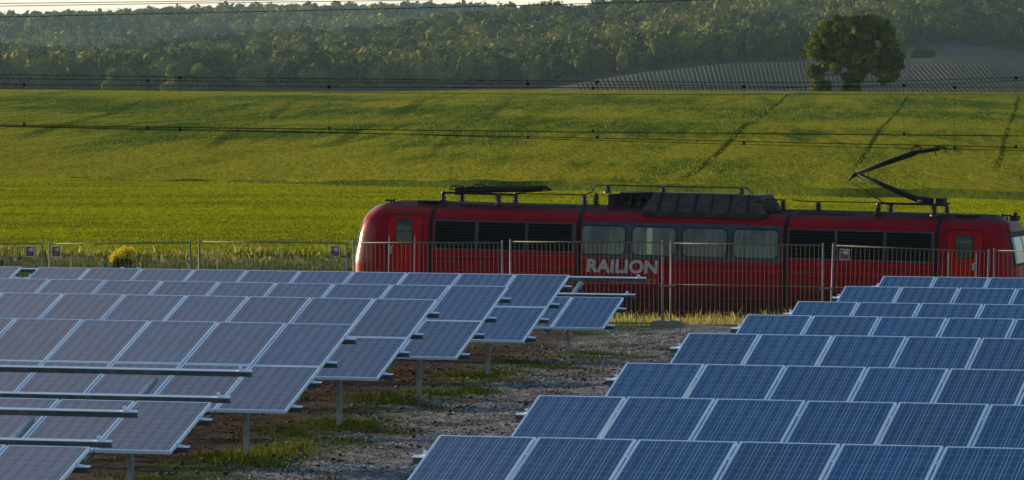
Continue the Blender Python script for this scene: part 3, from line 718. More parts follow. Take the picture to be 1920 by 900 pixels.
LT = [(2.52, 100.25, -3.49), (1.02, 93.49, -3.39), (-.07, 86.69, -3.33), (-1.15, 79.82, -3.27), (-2.22, 73.31, -3.35), (-3.35, 66.93, -3.45), (-4.33, 60.29, -3.55)]
LL = ['left-block table farthest back, nearest the train, its top row still bare rails',
      'long full table second from the train in the left block, bare rails standing behind it',
      'long full table third from the train in the left block',
      'long full table fourth from the train in the left block',
      'full table just behind the first set of bare rails in the left block',
      'half-filled table with bare upper rails, the longer one at lower left',
      'half-filled table with bare upper rails, cut by the lower left corner of the photo']
for k_, ((x, y, z), lb) in enumerate(zip(LT, LL)):
    table(x, y, z, -1, 10, [] if k_ in (0, 5, 6) else up, up, lb)
dx, dy = UV2XY(-10.42, 0)
table(1.02 + dx, 93.49 + dy, -3.39 + .052, -1, 10, up, up, 'full table beyond the narrow gap at far left, next to the longest back row')
table(2.52 + dx, 100.25 + dy, -3.49 + .052, -1, 10, [], up, 'farthest back table at far left, mostly hidden, bare rails in the narrow gap')
RT = [(-.72, 51.42, -3.44), (.29, 57.71, -3.42), (1.4, 64.29, -3.41), (2.39, 70.98, -3.36), (3.48, 77.56, -3.40), (4.59, 84.05, -3.47), (5.77, 90.67, -3.48), (6.91, 97.39, -3.55)]
RL = ['nearest table of the right block, blue panels cut by the bottom edge', 'second table from the front in the right block', 'third table from the front in the right block',
      'fourth table from the front in the right block', 'fourth table from the back in the right block', 'third table from the back in the right block', 'second table from the back in the right block',
      'farthest back table of the right block, just before the fence']
for (x, y, z), lb in zip(RT, RL): table(x, y, z, 1, 9, range(9), range(9), lb, slope=.004)

# ------------------------------------------------------------------ mesh fence
FV = 107.6
POSTS = [(-195, 459, 459), (88, 457, 457), (366, 455, 453), (657, 456, 455), (950, 455, 453), (1250, 455, 456), (1550, 460, 460), (1857, 472, 470), (2162, 472, 472)]
def fence_panel(i, label):
    (xa, _, ya), (xb, yb2, _) = POSTS[i], POSTS[i + 1]
    ua, za = at_v(xa, ya, FV); ub, zb_ = at_v(xb, yb2, FV); gap = .085
    ua += gap; ub -= gap; H = 1.77; X, Y = UV2XY(ua, FV); sl_ = math.atan2(za - zb_, ub - ua); L_ = math.hypot(ub - ua, zb_ - za)
    e = empty('mesh_fence', (X, Y, za - H), (0, sl_, -A)); tag(e, label, 'fence', 'mesh fence panels along the railway')
    for x in (0, L_): MB().tube([(x, 0, -.02), (x, 0, H + .05)], .021, 8).build('post', M['fence'], e, True)
    MB().tube([(0.02, 0, H), (L_ - .02, 0, H)], .014, 8).build('top_rail', M['fence_rail'], e, True)
    MB().tube([(0.02, 0, .06), (L_ - .02, 0, .06)], .014, 8).build('bottom_rail', M['fence_rail'], e, True)
    MB().tube([(0.02, 0, .90), (L_ - .02, 0, .90)], .008, 6).build('middle_rail', M['fence'], e, True)
    m = MB(); n = 34
    for k_ in range(1, n): x = L_ * k_ / n; m.tube([(x, .006, .05), (x, .006, H)], .0016, 4, False)
    for z in (.33, .62, 1.2, 1.48): m.tube([(0, 0, z), (L_, 0, z)], .0017, 4, False)
    m.build('wire_mesh', M['wire'], e)
    return e
FLb = ['mesh fence panel at the left edge of the photo, carrying a maroon sign', 'mesh fence panel with the yellow bush behind it and a sign near its left post', 'mesh fence panel before the green field, ending at the train nose',
       'mesh fence panel in front of the left cab door of the train', 'mesh fence panel in front of the lettering on the train', 'mesh fence panel right of the concrete foot, open to the ground', 'mesh fence panel with a maroon sign before the dark right grille of the train', 'mesh fence panel at the right edge of the photo']
FP = [fence_panel(i, FLb[i]) for i in range(8)]
for i, (x, _, y) in enumerate(POSTS[:8]):
    u, z = at_v(x, 613, FV); X, Y = UV2XY(u, FV); zt = at_v(x, y, FV)[1]; z0 = zt - 1.80
    lab = ['outside', 'concrete fence foot under the leftmost post pair', 'concrete fence foot under the post pair left of the train', 'concrete fence foot at the train nose post pair', 'concrete fence foot hidden below the lettering end of the left block',
           'concrete fence foot standing on gravel between the two panel blocks', 'concrete fence foot behind the right block, under its left post pair', 'concrete fence foot behind the right block, under its right post pair'][i]
    if i == 0: continue
    f = MB(); f.poly_y([(-.33, 0), (.33, 0), (.33, .09), (.29, .13), (-.29, .13), (-.33, .09)], -.11, .11)
    for q in (-.16, .16): f.box(q - .05, q + .05, -.04, .04, .128, .142)
    o = f.build('concrete_block', M['concrete']); o.location = (X, Y, float(hgt(np.array([X]), np.array([Y]))[0]) - .02); o.rotation_euler = (0, 0, -A); tag(o, lab, 'fence foot', 'concrete feet of the mesh fence')
    c = MB(); c.box(-.15, .15, -.034, -.026, -.018, .018); c.box(-.15, .15, .026, .034, -.018, .018); c.tube([(0, -.05, 0), (0, .05, 0)], .012, 6)
    o = c.build('clamp', M['fence'], FP[i]); bpy.context.view_layer.update(); o.matrix_parent_inverse = FP[i].matrix_world.inverted(); o.location = (X, Y, z0 + .90); o.rotation_euler = (0, 0, -A)
k = NT('sign_maroon'); MSr = k.out((.22, .014, .02), .5); k = NT('sign_white'); MSw = k.out((.62, .58, .54), .6); k = NT('sign_yellow'); MSy = k.out((.62, .40, .10), .6); k = NT('sign_purple'); MSp = k.out((.34, .10, .16), .6); k = NT('sign_cream'); MSc = k.out((.55, .52, .42), .6)
def sign(x, y, label, cream):
    u, z = at_v(x, y, FV); X, Y = UV2XY(u, FV - .03)
    e = empty('warning_sign', (X, Y, z), (0, R(rnd.uniform(-1, 2)), -A)); tag(e, label, 'sign', 'maroon signs on the fence')
    MB().box(-.105, .105, 0, .004, -.115, .115).build('border', MSw, e); MB().box(-.09, .09, -.003, -.0005, -.10, .10).build('plate', MSr, e)
    m = MB(); m.poly_y([(-.035, .075), (.075, .085), (.075, -.002), (-.035, .006), (-.02, .02), (-.02, .06)], -.006, -.0035); m.poly_y([(-.07, .058), (-.028, .04), (-.07, .022)], -.006, -.0035)
    m.build('camera_symbol', MSc if cream else MSy, e)
    m = MB(); [m.box(-.07, .07 - .02 * (q % 2), -.006, -.0035, -.034 - .02 * q, -.024 - .02 * q) for q in range(3)]; m.build('text_lines', MSp, e)
sign(57, 471.5, 'small maroon warning sign, the leftmost, just left of a post pair', True); sign(106, 471.5, 'small maroon warning sign with an orange symbol just right of the leftmost post pair', False)
sign(629, 471, 'small maroon warning sign close to the train nose', True); sign(1584, 477, 'small maroon warning sign in front of the dark train grille', True)

# ------------------------------------------------------------------ railway track
def track(vc, name):
    m = MB(); W_ = 1.5
    us = np.linspace(-230, 200, 44)
    m1 = MB()
    for s_ in (-.755, .755):
        for a, b in zip(us[:-1], us[1:]):
            pa = UV2XY(a, vc + s_); pb = UV2XY(b, vc + s_)
            m1.bar((pa[0], pa[1], railz(a) - .08), (pb[0], pb[1], railz(b) - .08), .07, .16)
    o = m1.build(name, worn(name + '_steel', (.12, .09, .075), (.2, .16, .14), .5, .4, 5)); o['kind'] = 'structure'
    m2 = MB()
    for u in np.arange(-70, 60, .6):
        c = UV2XY(u, vc); T = Matrix.Translation((c[0], c[1], railz(u) - .25)) @ Matrix.Rotation(-A, 4, 'Z'); m2.box(-.13, .13, -1.3, 1.3, -.1, .085, T)
    o = m2.build('railway_sleepers', M['concrete']); o['kind'] = 'structure'
VT = 137.55
track(VT, 'railway_rails'); track(VT + 4.6, 'railway_rails')

# ------------------------------------------------------------------ overhead wires
k = NT('overhead_wire'); MW = k.out((.006, .006, .007), 1, 0, 0)
def wire_pts(px, v, ext=True):
    P = [at_v(x, y, v) for x, y in px]
    if ext:
        (u0, z0), (u1, z1) = P[0], P[1]; g = (z1 - z0) / (u1 - u0); P.insert(0, (u0 - 40, z0 - 40 * g))
        (u0, z0), (u1, z1) = P[-2], P[-1]; g = (z1 - z0) / (u1 - u0); P.append((u1 + 40, z1 + 40 * g))
    return [UV2XY(u, v) + (z,) for u, z in P]
def interp(px, x): return float(np.interp(x, [p[0] for p in px], [p[1] for p in px]))
def overhead(v, contact, mess, drops, label, rc=.0115, rm=.0095):
    P = wire_pts(contact, v); e = empty('overhead_line', P[0]); tag(e, label, 'overhead line', 'electric wires above the railway')
    off = Vector(P[0])
    def W(px, r, name):
        if px: MB().tube([Vector(p) - off for p in wire_pts(px, v)], r, 6).build(name, MW, e, True)
    W(contact, rc, 'contact_wire'); W(mess, rm, 'carrying_wire')
    for x in drops:
        a = at_v(x, interp(contact, x), v); b = at_v(x, interp(mess, x), v); pa = Vector(UV2XY(a[0], v) + (a[1],)) - off; pb = Vector(UV2XY(b[0], v) + (b[1],)) - off
        m = MB(); m.tube([pa, pb], .0032, 4); m.box(pb.x - .04, pb.x + .04, pb.y - .02, pb.y + .02, pb.z - .05, pb.z + .03); m.box(pa.x - .03, pa.x + .03, pa.y - .02, pa.y + .02, pa.z - .02, pa.z + .07); m.build('dropper', MW, e)
overhead(VT + 4.6, [(0, 234), (400, 239.8), (700, 243), (1100, 247.7), (1920, 255)], [(0, 158.5), (400, 161), (700, 163.7), (1100, 164.4), (1450, 165), (1794, 157), (1920, 150)], (45, 617, 1112, 1695), 'thick contact wire over the farther track with its carrying wire', .014)
overhead(VT, [(0, 237), (339, 244.5), (700, 250.5), (1100, 258.5), (1580, 269.5), (1800, 273.5), (1920, 277.6)], [(0, 139.4), (400, 145.6), (700, 148.4), (1120, 153), (1500, 155), (1685, 152), (1920, 145)], (337, 1120, 1905), 'wire just above the raised pantograph, hung from the upper carrying wire')
overhead(VT + 1.4, [(0, 236), (277, 241), (700, 250), (1100, 263), (1580, 275.5), (1920, 282)], [(0, 147), (400, 152), (700, 154.5), (1120, 158), (1500, 163), (1920, 163.5)], (277, 990, 1395, 1790), 'lowest thin wire passing the pantograph head, second wire pair of the nearer track', .009, .008)
def single(v, px, r, label):
    P = wire_pts(px, v); o = MB().tube([Vector(p) - Vector(P[0]) for p in P], r, 6).build('line_wire', MW, None, True); o.location = P[0]; tag(o, label, 'wire', 'electric wires above the railway')
single(VT + 3, [(0, 166.5), (400, 170), (700, 174), (1100, 177), (1920, 177.5)], .0085, 'single wire running level with the crest of the green field')
single(150, [(0, 6.5), (350, 2.5), (560, -.5), (900, -6)], .011, 'uppermost thin wire crossing the sky at top left')
single(150.6, [(0, 11.5), (350, 6), (700, 1.5), (1000, -4)], .011, 'second thin wire crossing the sky at top left, just under the uppermost')
single(152, [(0, 32), (350, 24.5), (700, 17), (1000, 9.5), (1200, 4), (1400, -3)], .012, 'dark wire crossing the far hills below the two sky wires')

# ------------------------------------------------------------------ locomotive
VS = 136.0
U0 = at_v(655, 420, VS)[0]; U1 = at_v(1905, 420, VS)[0]; LEN = U1 - U0
GR = math.atan(.0175)
X, Y = UV2XY(U0, VS); loco = empty('electric_locomotive', (X, Y, railz(U0)), (0, GR, -A))
tag(loco, 'long dark red electric freight locomotive with one raised pantograph', 'locomotive')
def ls(x, y=420):                  # photo place on the near side -> metres along the body, metres above the rail
    u, z = at_v(x, y, VS); return (u - U0, z - railz(u))
def lsv(x, y, d):                  # the same at depth d behind the near side
    u, z = at_v(x, y, VS + d); return (u - U0, d, z - railz(u))
HW = 1.5; CW = 1.55               # body centre line lies 1.55 m behind the near side
def half_w(z):
    if z < 2.95: return HW + .02 * (1 - abs(z - 2.1) / 1.2)
    t = (z - 2.95) / .82; return HW * math.sqrt(max(0, 1 - (t ** 2.9) * .985))
def nose_in(z):                    # how far the nose leans back at each height
    return float(np.interp(z, [.9, 1.2, 1.7, 2.1, 2.46, 2.9, 3.32, 3.56, 3.69, 3.75, 3.79], [.06, .02, .0, .0, .05, .12, .24, .39, .60, .86, 1.2]))
def contour(z, n=14, off=0.):
    w_ = max(half_w(z), .02) + off; a = nose_in(z) - off; r_ = min(.42, w_ * .98); pts = []
    bow = .12                      # nose is slightly bowed in plan
    xs0, xs1 = a, LEN - a
    for cx, cy, t0 in ((xs1 - r_, w_ - r_, 0), (xs0 + r_, w_ - r_, 90), (xs0 + r_, -w_ + r_, 180), (xs1 - r_, -w_ + r_, 270)):
        for k_ in range(n + 1):
            t = R(t0 + 90 * k_ / n); pts.append((cx + math.cos(t) * r_, cy + math.sin(t) * r_))
    return pts
def body_part(z0, z1, nz, name, m, off=0., closed_top=False, closed_bot=False):
    V, Fc = [], []; n = None
    for j in range(nz + 1):
        z = z0 + (z1 - z0) * j / nz; c = contour(z, off=off); n = len(c)
        V += [(x, y + CW, z) for x, y in c]
    for j in range(nz):
        for i in range(n): Fc.append([j * n + i, j * n + (i + 1) % n, (j + 1) * n + (i + 1) % n, (j + 1) * n + i])
    if closed_top: Fc.append([nz * n + i for i in range(n)])
    if closed_bot: Fc.append([i for i in range(n)][::-1])
    return link_mesh(name, V, Fc, m, loco, True)
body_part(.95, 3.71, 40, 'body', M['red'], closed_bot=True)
body_part(3.71, 3.765, 4, 'roof', M['roofgrey'], closed_top=True)
def side_y(z): return CW - half_w(z)          # local y of the near flank at height z
def side_patch(s0, s1, z0, z1, name, m, off, parent=loco, nz=8, rad=0., ns=1):
    """a sheet hugging the near flank, standing off it by off, with thickness to the flank"""
    if rad:
        cr = [rad * (1 - math.cos(R(15 * q))) for q in range(7)]
        zs = [z0 + q for q in cr] + [z0 + rad + (z1 - z0 - 2 * rad) * q / 10 for q in range(1, 10)] + [z1 - q for q in cr[::-1]]
        V, Fc = [], []
        for z in zs:
            e_ = max(0, rad - min(z - z0, z1 - z)); ins = rad - math.sqrt(max(0, rad * rad - e_ * e_)); y = side_y(z)
            V += [(s0 + ins, y + .01, z), (s0 + ins, y - off, z), (s1 - ins, y - off, z), (s1 - ins, y + .01, z)]
        for j in range(len(zs) - 1):
            for i in range(3): Fc.append([4 * j + i, 4 * j + i + 1, 4 * j + i + 5, 4 * j + i + 4])
        Fc.append([0, 3, 2, 1]); q = 4 * (len(zs) - 1); Fc.append([q, q + 1, q + 2, q + 3])
        return link_mesh(name, V, Fc, m, parent)
    V, Fc = [], []
    for j in range(nz + 1):
        z = z0 + (z1 - z0) * j / nz; y = side_y(z) - off
        V += [(s0, y + off + .01, z), (s0, y, z), (s1, y, z), (s1, y + off + .01, z)]
    for j in range(nz):
        for i in range(3): Fc.append([4 * j + i, 4 * j + i + 1, 4 * j + i + 5, 4 * j + i + 4])
    Fc.append([0, 3, 2, 1]); Fc.append([4 * nz, 4 * nz + 1, 4 * nz + 2, 4 * nz + 3])
    return link_mesh(name, V, Fc, m, parent)
# body joints
JX = [803, 1080, 1468, 1752]
for x in JX:
    s_ = ls(x)[0]; side_patch(s_ - .055, s_ + .055, 1.25, 3.755, 'body_joint', M['joint'], .012, nz=24)
# window band and grilles
ZT, ZB = 3.31, 2.52
def band(x0, x1, zt, zb): return side_patch(ls(x0)[0], ls(x1)[0], zb, zt, 'window_band', M['bandgrey'], .006)
def grille(x0, x1, zt, zb, parent):
    s0, s1 = ls(x0)[0], ls(x1)[0]; g = side_patch(s0, s1, zb, zt, 'air_grille', M['grille'], .010, parent); m = MB(); n = 9
    for k_ in range(1, n): z = zb + (zt - zb) * k_ / n; y = side_y(z); m.box(s0 + .02, s1 - .02, y - .022, y - .0115, z - .014, z + .006)
    m.build('slats', M['black'], g)
for (xa, xb, gs) in ((809, 1074, ((812, 886), (893, 980), (986, 1068))), (1474, 1746, ((1476, 1560), (1566, 1652), (1658, 1742)))):
    zt, zb = ls(940 if xa < 1000 else 1610, 415 if xa < 1000 else 432)[1], ls(940 if xa < 1000 else 1610, 471 if xa < 1000 else 490)[1]
    b = band(xa, xb, zt, zb)
    for p, q in gs: grille(p, q, zt - .04, zb + .05, b)
zt, zb = ls(1274, 419)[1], ls(1274, 488)[1]
b = band(1086, 1462, zt, zb)
for i, (x0, x1) in enumerate(((1087, 1168), (1182, 1263), (1277, 1359), (1372, 1455))):
    s0, s1 = ls(x0)[0], ls(x1)[0]; z1_, z0_ = ls(1274, 428)[1], ls(1274, 480)[1]
    fr = side_patch(s0 - .03, s1 + .03, z0_ - .03, z1_ + .03, 'window_frame', M['joint'], .012, b, rad=.17)
    gl = side_patch(s0, s1, z0_, z1_, 'window_pane', M['window'], .016, fr, rad=.14)
    if i == 1: side_patch(ls(1209)[0], ls(1219)[0], z0_ + .02, z1_ - .02, 'curtain', M['curtain'], .019, b)
# belt grooves on the lower flank
for (xa, xb) in ((809, 1074), (1086, 1462), (1474, 1746)):
    for z in (2.26, 2.02, 1.62, 1.36):
        m = MB(); m.box(ls(xa)[0] + .02, ls(xb)[0] - .02, side_y(z) - .007, side_y(z) + .01, z - .010, z + .010); m.build('side_groove', M['joint'], loco)
# cab doors
for (x0, x1, ya, wx0, wx1, wy0, wy1, hx, hs) in ((722, 787, 404, 739, 768, 411, 455, (727, 775), 729), (1772, 1838, 433, 1788, 1820, 441, 484, (1776, 1828), 1822)):
    s0, s1 = ls(x0)[0], ls(x1)[0]; zt = ls((x0 + x1) / 2, ya)[1]
    fr = side_patch(s0 - .03, s1 + .03, 1.22, zt + .035, 'door', M['joint'], .004, rad=.14)
    side_patch(s0, s1, 1.25, zt, 'door_leaf', M['red_door'], .008, fr, rad=.12)
    wz1, wz0 = ls(wx0, wy0)[1], ls(wx0, wy1)[1]
    side_patch(ls(wx0)[0] - .02, ls(wx1)[0] + .02, wz0 - .02, wz1 + .02, 'door_window_frame', M['joint'], .014, fr, rad=.09)
    side_patch(ls(wx0)[0], ls(wx1)[0], wz0, wz1, 'door_window', M['glassdark'], .018, fr, rad=.08)
    for h in hx:
        s_ = ls(h)[0]; zz = ls(h, 442 if h < 1000 else 474)[1]
        MB().tube([(s_, side_y(2.3) - .02, zz), (s_, side_y(2.3) - .07, zz - .03), (s_, side_y(2) - .07, 1.30), (s_, side_y(1.3) - .02, 1.26)], .017, 6).build('handrail', M['rustrail'], loco, True)
    s_ = ls(hs)[0]; z = ls(hs, 464 if hs < 1000 else 496)[1]; m = MB(); m.bar((s_ - .04, side_y(2.2) - .05, z), (s_ + .09, side_y(2.2) - .05, z + .06), .02, .025); m.box(s_ - .02, s_ + .03, side_y(2.2) - .05, side_y(2.2), z - .16, z + .01); m.build('door_handle', M['rustrail'], fr)
    m = MB()
    for q in (.55, .85): m.box(s0 + .1, s1 - .1, .02, .22, q, q + .03)
    m.build('step', M['black'], loco)
# windscreens at both noses, wrapping the corner, with dark surround
def nose_patch(end, z0, z1, off, name, m, parent, t0, t1, nt=24, nz=6):
    V, Fc = [], []
    for j in range(nz + 1):
        z = z0 + (z1 - z0) * j / nz; w_ = half_w(z) + off; a = nose_in(z) - off; r_ = .42
        # perimeter of the nose from near flank to far flank, parameter in metres from the near corner
        per = []
        for k_ in range(25): t = R(90 * k_ / 24); per.append((a + r_ - r_ * math.sin(t), -w_ + r_ - r_ * math.cos(t)))
        per.append((a, w_ - r_))
        for k_ in range(1, 25): t = R(90 * k_ / 24); per.append((a + r_ - r_ * math.cos(t), w_ - r_ + r_ * math.sin(t)))
        d = [0]
        for p, q in zip(per[:-1], per[1:]): d.append(d[-1] + math.hypot(p[0] - q[0], p[1] - q[1]))
        for i in range(nt + 1):
            q = t0 + (t1 - t0) * i / nt; q = q * d[-1]; x = np.interp(q, d, [p[0] for p in per]); y = np.interp(q, d, [p[1] for p in per])
            V.append((float(x) if end == 0 else LEN - float(x), float(y) + CW, z))
    n = nt + 1
    for j in range(nz):
        for i in range(nt):
            f = [j * n + i, (j + 1) * n + i, (j + 1) * n + i + 1, j * n + i + 1]; Fc.append(f if end == 0 else f[::-1])
    return link_mesh(name, V, Fc, m, parent, True)
for end in (0, 1):
    sr = nose_patch(end, 2.44, 3.34, .006, 'windscreen_surround', M['black'] if end else M['red'], loco, .115, .885)
    nose_patch(end, 2.52, 3.20, .012, 'windscreen_pane', M['windscreen'], sr, .135, .48); nose_patch(end, 2.52, 3.20, .012, 'windscreen_pane', M['windscreen'], sr, .52, .865)
    for q in (.18, .82):
        m = MB(); x = .02 if end == 0 else LEN - .02; sgn = -1 if end == 0 else 1; y = CW + (q - .5) * 2.6
        m.tube([(x - .12 * sgn, y, 1.75), (x + .035 * sgn, y, 1.75)], .11, 14); m.build('headlight', M['windscreen'], loco, True)
        b = MB(); b.tube([(x - .2 * sgn, CW + (q - .5) * 2.75, 1.06), (x + .42 * sgn, CW + (q - .5) * 2.75, 1.06)], .11, 12); b.tube([(x + .42 * sgn, CW + (q - .5) * 2.75, 1.06), (x + .46 * sgn, CW + (q - .5) * 2.75, 1.06)], .24, 14); b.build('buffer', M['black'], loco)
# lettering
def text(t, s0, s1, zc, hcap, m, name, bold, off, shear=0.):
    c = bpy.data.curves.new(name, 'FONT'); c.body = t; c.size = 1; c.offset = bold; c.extrude = .004; c.align_x = 'LEFT'; c.shear = shear; c.space_character = 1.04
    o = bpy.data.objects.new(name, c); col.objects.link(o); bpy.context.view_layer.update()
    dg = bpy.context.evaluated_depsgraph_get(); me = bpy.data.meshes.new_from_object(o.evaluated_get(dg)); bpy.data.objects.remove(o)
    V = np.zeros(len(me.vertices) * 3); me.vertices.foreach_get('co', V); V = V.reshape(-1, 3); mn, mxx = V.min(0), V.max(0)
    V[:, 0] = (V[:, 0] - mn[0]) / (mxx[0] - mn[0]) * (s1 - s0) + s0; V[:, 1] = (V[:, 1] - mn[1]) / (mxx[1] - mn[1]) * hcap + zc
    W = np.stack([V[:, 0], side_y(2.2) - off - V[:, 2], V[:, 1]], 1); me.vertices.foreach_set('co', W.ravel()); me.materials.clear(); me.materials.append(m); me.update()
    p = bpy.data.objects.new(name, me); col.objects.link(p); p.parent = loco; return p
z1_, z0_ = ls(1160, 486.5)[1], ls(1160, 512)[1]
text('RAILION', ls(1097)[0], ls(1231)[0], z0_, z1_ - z0_, M['letter'], 'lettering', .04, .012, .06)
z1_, z0_ = ls(1190, 523)[1], ls(1190, 531)[1]
text('DB LOGISTICS', ls(1142)[0], ls(1228)[0], z0_, z1_ - z0_, M['letter2'], 'small_lettering', .008, .010)
# underframe, bogies and wheels
MB().box(1.0, LEN - 1.0, .35, 2 * CW - .35, .62, .96).build('underframe', M['black'], loco)
for c in (4.2, LEN - 4.2):
    bo = MB(); bo.box(c - 2.9, c + 2.9, .30, .42, .45, .85); bo.box(c - 2.9, c + 2.9, 2 * CW - .42, 2 * CW - .30, .45, .85)
    for k_ in (-2.1, 0, 2.1):
        bo.box(c + k_ - .28, c + k_ + .28, .18, .30, .38, .80); bo.box(c + k_ - .28, c + k_ + .28, 2 * CW - .30, 2 * CW - .18, .38, .80)
    bg_ = bo.build('bogie', M['black'], loco)
    for k_ in (-2.1, 0, 2.1):
        m = MB()
        for y in (CW - .78, CW + .65): m.tube([(c + k_, y, .625), (c + k_, y + .13, .625)], .625, 24)
        m.tube([(c + k_, CW - .7, .625), (c + k_, CW + .7, .625)], .09, 8); m.build('wheelset', worn('wheel_steel', (.05, .04, .035), (.10, .08, .07), .6, .3, 5), bg_)
# --- roof gear.  All sizes in metres on the roof
def insulator(x, ytop, ybot, d, parent=loco, rr=.115):
    s_, _, zt = lsv(x, ytop, d); zb = lsv(x, ybot, d)[2]; n = 5; prof = [(.11, zb), (.11, zb + .04)]
    for k_ in range(n):
        z = zb + .05 + (zt - zb - .08) * k_ / n; hh = (zt - zb - .08) / n; prof += [(.045, z), (rr * (1.1 - .06 * k_), z + hh * .35), (rr * (1.05 - .06 * k_), z + hh * .5), (.045, z + hh * .9)]
    prof += [(.05, zt - .03), (.05, zt)]
    MB().lathe(prof, s_, d, 12).build('insulator', M['porcelain'], parent, False)
RD = 1.25
for x, yt, yb_, d in ((826, 360, 384, .9), (861, 361, 385, 1.5), (930, 363, 389, .9), (962, 362, 389, 1.5), (1091, 365, 388, RD), (1113, 361, 388, RD), (1135, 347, 362, RD), (1238, 349, 365, RD), (1385, 352, 370, RD), (1464, 374, 398, RD),
                 (1530, 378, 398, RD), (1642, 381, 406, .9), (1665, 380, 403, 1.5), (1747, 382, 406, .9), (1770, 383, 406, 1.5)):
    insulator(x, yt, yb_, d)
def rod(px, d, r_, name, m=M['black'], parent=loco): return MB().tube([lsv(x, y, dd if (dd := (q[0] if q else d)) is not None else d) for x, y, *q in px], r_, 6).build(name, m, parent, True)
rod([(975, 363), (1091, 365), (1105, 360), (1112, 347.5), (1135, 347), (1238, 349.5), (1385, 352), (1397, 353), (1408, 366), (1415, 373.5), (1470, 375)], RD, .018, 'busbar')
rod([(1480, 374.5), (1500, 377), (1530, 378), (1600, 379), (1650, 380)], RD, .018, 'busbar')
rod([(1160, 360), (1240, 361.5), (1385, 365)], RD - .3, .016, 'busbar')
# black switchgear box and the ribbed vent hood
def loft_box(x0, x1, yb_, yt, d0, d1, inset_s, inset_d, name, m):
    a, _, zb = lsv(x0, yb_, 0); zt = lsv((x0 + x1) / 2, yt, d0 + .2)[2]; b = lsv(x1, yb_, 0)[0]
    V = [(a, d0, zb), (b, d0, zb), (b, d1, zb), (a, d1, zb), (a + inset_s, d0 + inset_d, zt), (b - inset_s, d0 + inset_d, zt), (b - inset_s, d1 - inset_d, zt), (a + inset_s, d1 - inset_d, zt)]
    return link_mesh(name, V, [[3, 2, 1, 0], [0, 1, 5, 4], [1, 2, 6, 5], [2, 3, 7, 6], [3, 0, 4, 7], [4, 5, 6, 7]], m, loco), (a, b, zb, zt)
sw = MB(); a, _, zb = lsv(1117, 392, 0); b = lsv(1200, 392, 0)[0]
sw.box(a, b, .85, 2.2, 3.60, 3.74); sw.box(a + .05, a + .22, .9, 2.1, 3.72, 4.08); sw.tube([(a + .3, 1.3, 4.03), (b - .05, 1.3, 4.03)], .13, 12); sw.tube([(a + .3, 1.75, 4.0), (b - .05, 1.75, 4.0)], .13, 12)
for q in (.35, .6, .85, 1.05): sw.box(a + q, a + q + .05, 1.1, 1.9, 3.72, 4.14 - .02 * (q > .5))
sw.build('switchgear', M['black'], loco)
hood, (ha, hb, hz0, hz1) = loft_box(1192, 1425, 397, 364, .35, 2.75, .25, .42, 'vent_hood', M['hood'])
for k_ in range(6):
    m = MB(); s_ = ha + .45 + (hb - ha - .95) * k_ / 5
    p0, p1 = (s_ + .0, .35 + .03, hz0 + .03), (s_ + (.03 if k_ < 3 else -.03), .35 + .42, hz1)
    m.bar((p0[0], p0[1] - .02, p0[2]), (p1[0], p1[1] - .02, p1[2] + .01), .05, .03); m.build('hood_rib', M['black'], loco)
m = MB(); m.box(ha + .1, hb + .05, .30, 2.8, hz0 - .12, hz0 + .005); m.build('hood_base', M['roofgrey'], loco)
m = MB(); [m.box(hb - .22 - .03 * q, hb + .03 - .035 * q, .6, 2.4, hz0 + .02 + .07 * q, hz0 + .06 + .07 * q) for q in range(5)]; m.build('hood_louvre', M['black'], loco)
# walkway boards, small roof boxes, horns
def rbox(x0, x1, y0, y1, d0, d1, name, m=M['black']):
    a, _, zb = lsv(x0, y1, d0); b = lsv(x1, y1, d0)[0]; zt = lsv(x0, y0, d0)[2]; o = MB(); o.box(a, b, d0, d1, zb, zt); return o.build(name, m, loco)
rbox(778, 822, 375.5, 379, .8, 1.5, 'roof_board'); rbox(950, 1075, 385.5, 388, .8, 1.4, 'roof_board'); rbox(1010, 1085, 383.5, 386, 1.0, 1.3, 'roof_board')
rbox(1420, 1458, 394, 397, .8, 1.6, 'roof_board'); rbox(1490, 1600, 399, 402, .75, 1.6, 'roof_board'); rbox(1784, 1830, 402, 406.5, .8, 1.6, 'roof_board')
for x in (1435, 1446, 1575, 1505): rbox(x, x + 4, 390 if x < 1500 else 396, 397 if x < 1500 else 401, 1., 1.08, 'roof_bolt')
def horn(x, y, sg):
    s_, d, z = lsv(x, y, .95); m = MB(); m.tube([(s_ - .14, .95, z), (s_ - .09, .95, z), (s_ + .05, .95, z), (s_ + .10, .95, z)][::sg], [.055, .02, .025, .06], 10); m.bar((s_, .95, z - .13), (s_, .95, z), .03, .03); m.build('horn', M['black'], loco)
horn(729, 375.5, 1); horn(1884, 404, -1)
m = MB(); s_, d, z = lsv(1899, 407, .9); m.box(s_ - .1, s_ + .08, .7, 1.2, z - .1, z + .04); m.tube([(s_ - .03, .95, z + .03), (s_ + .02, .95, z + .12)], .05, 8); m.build('horn', M['black'], loco)
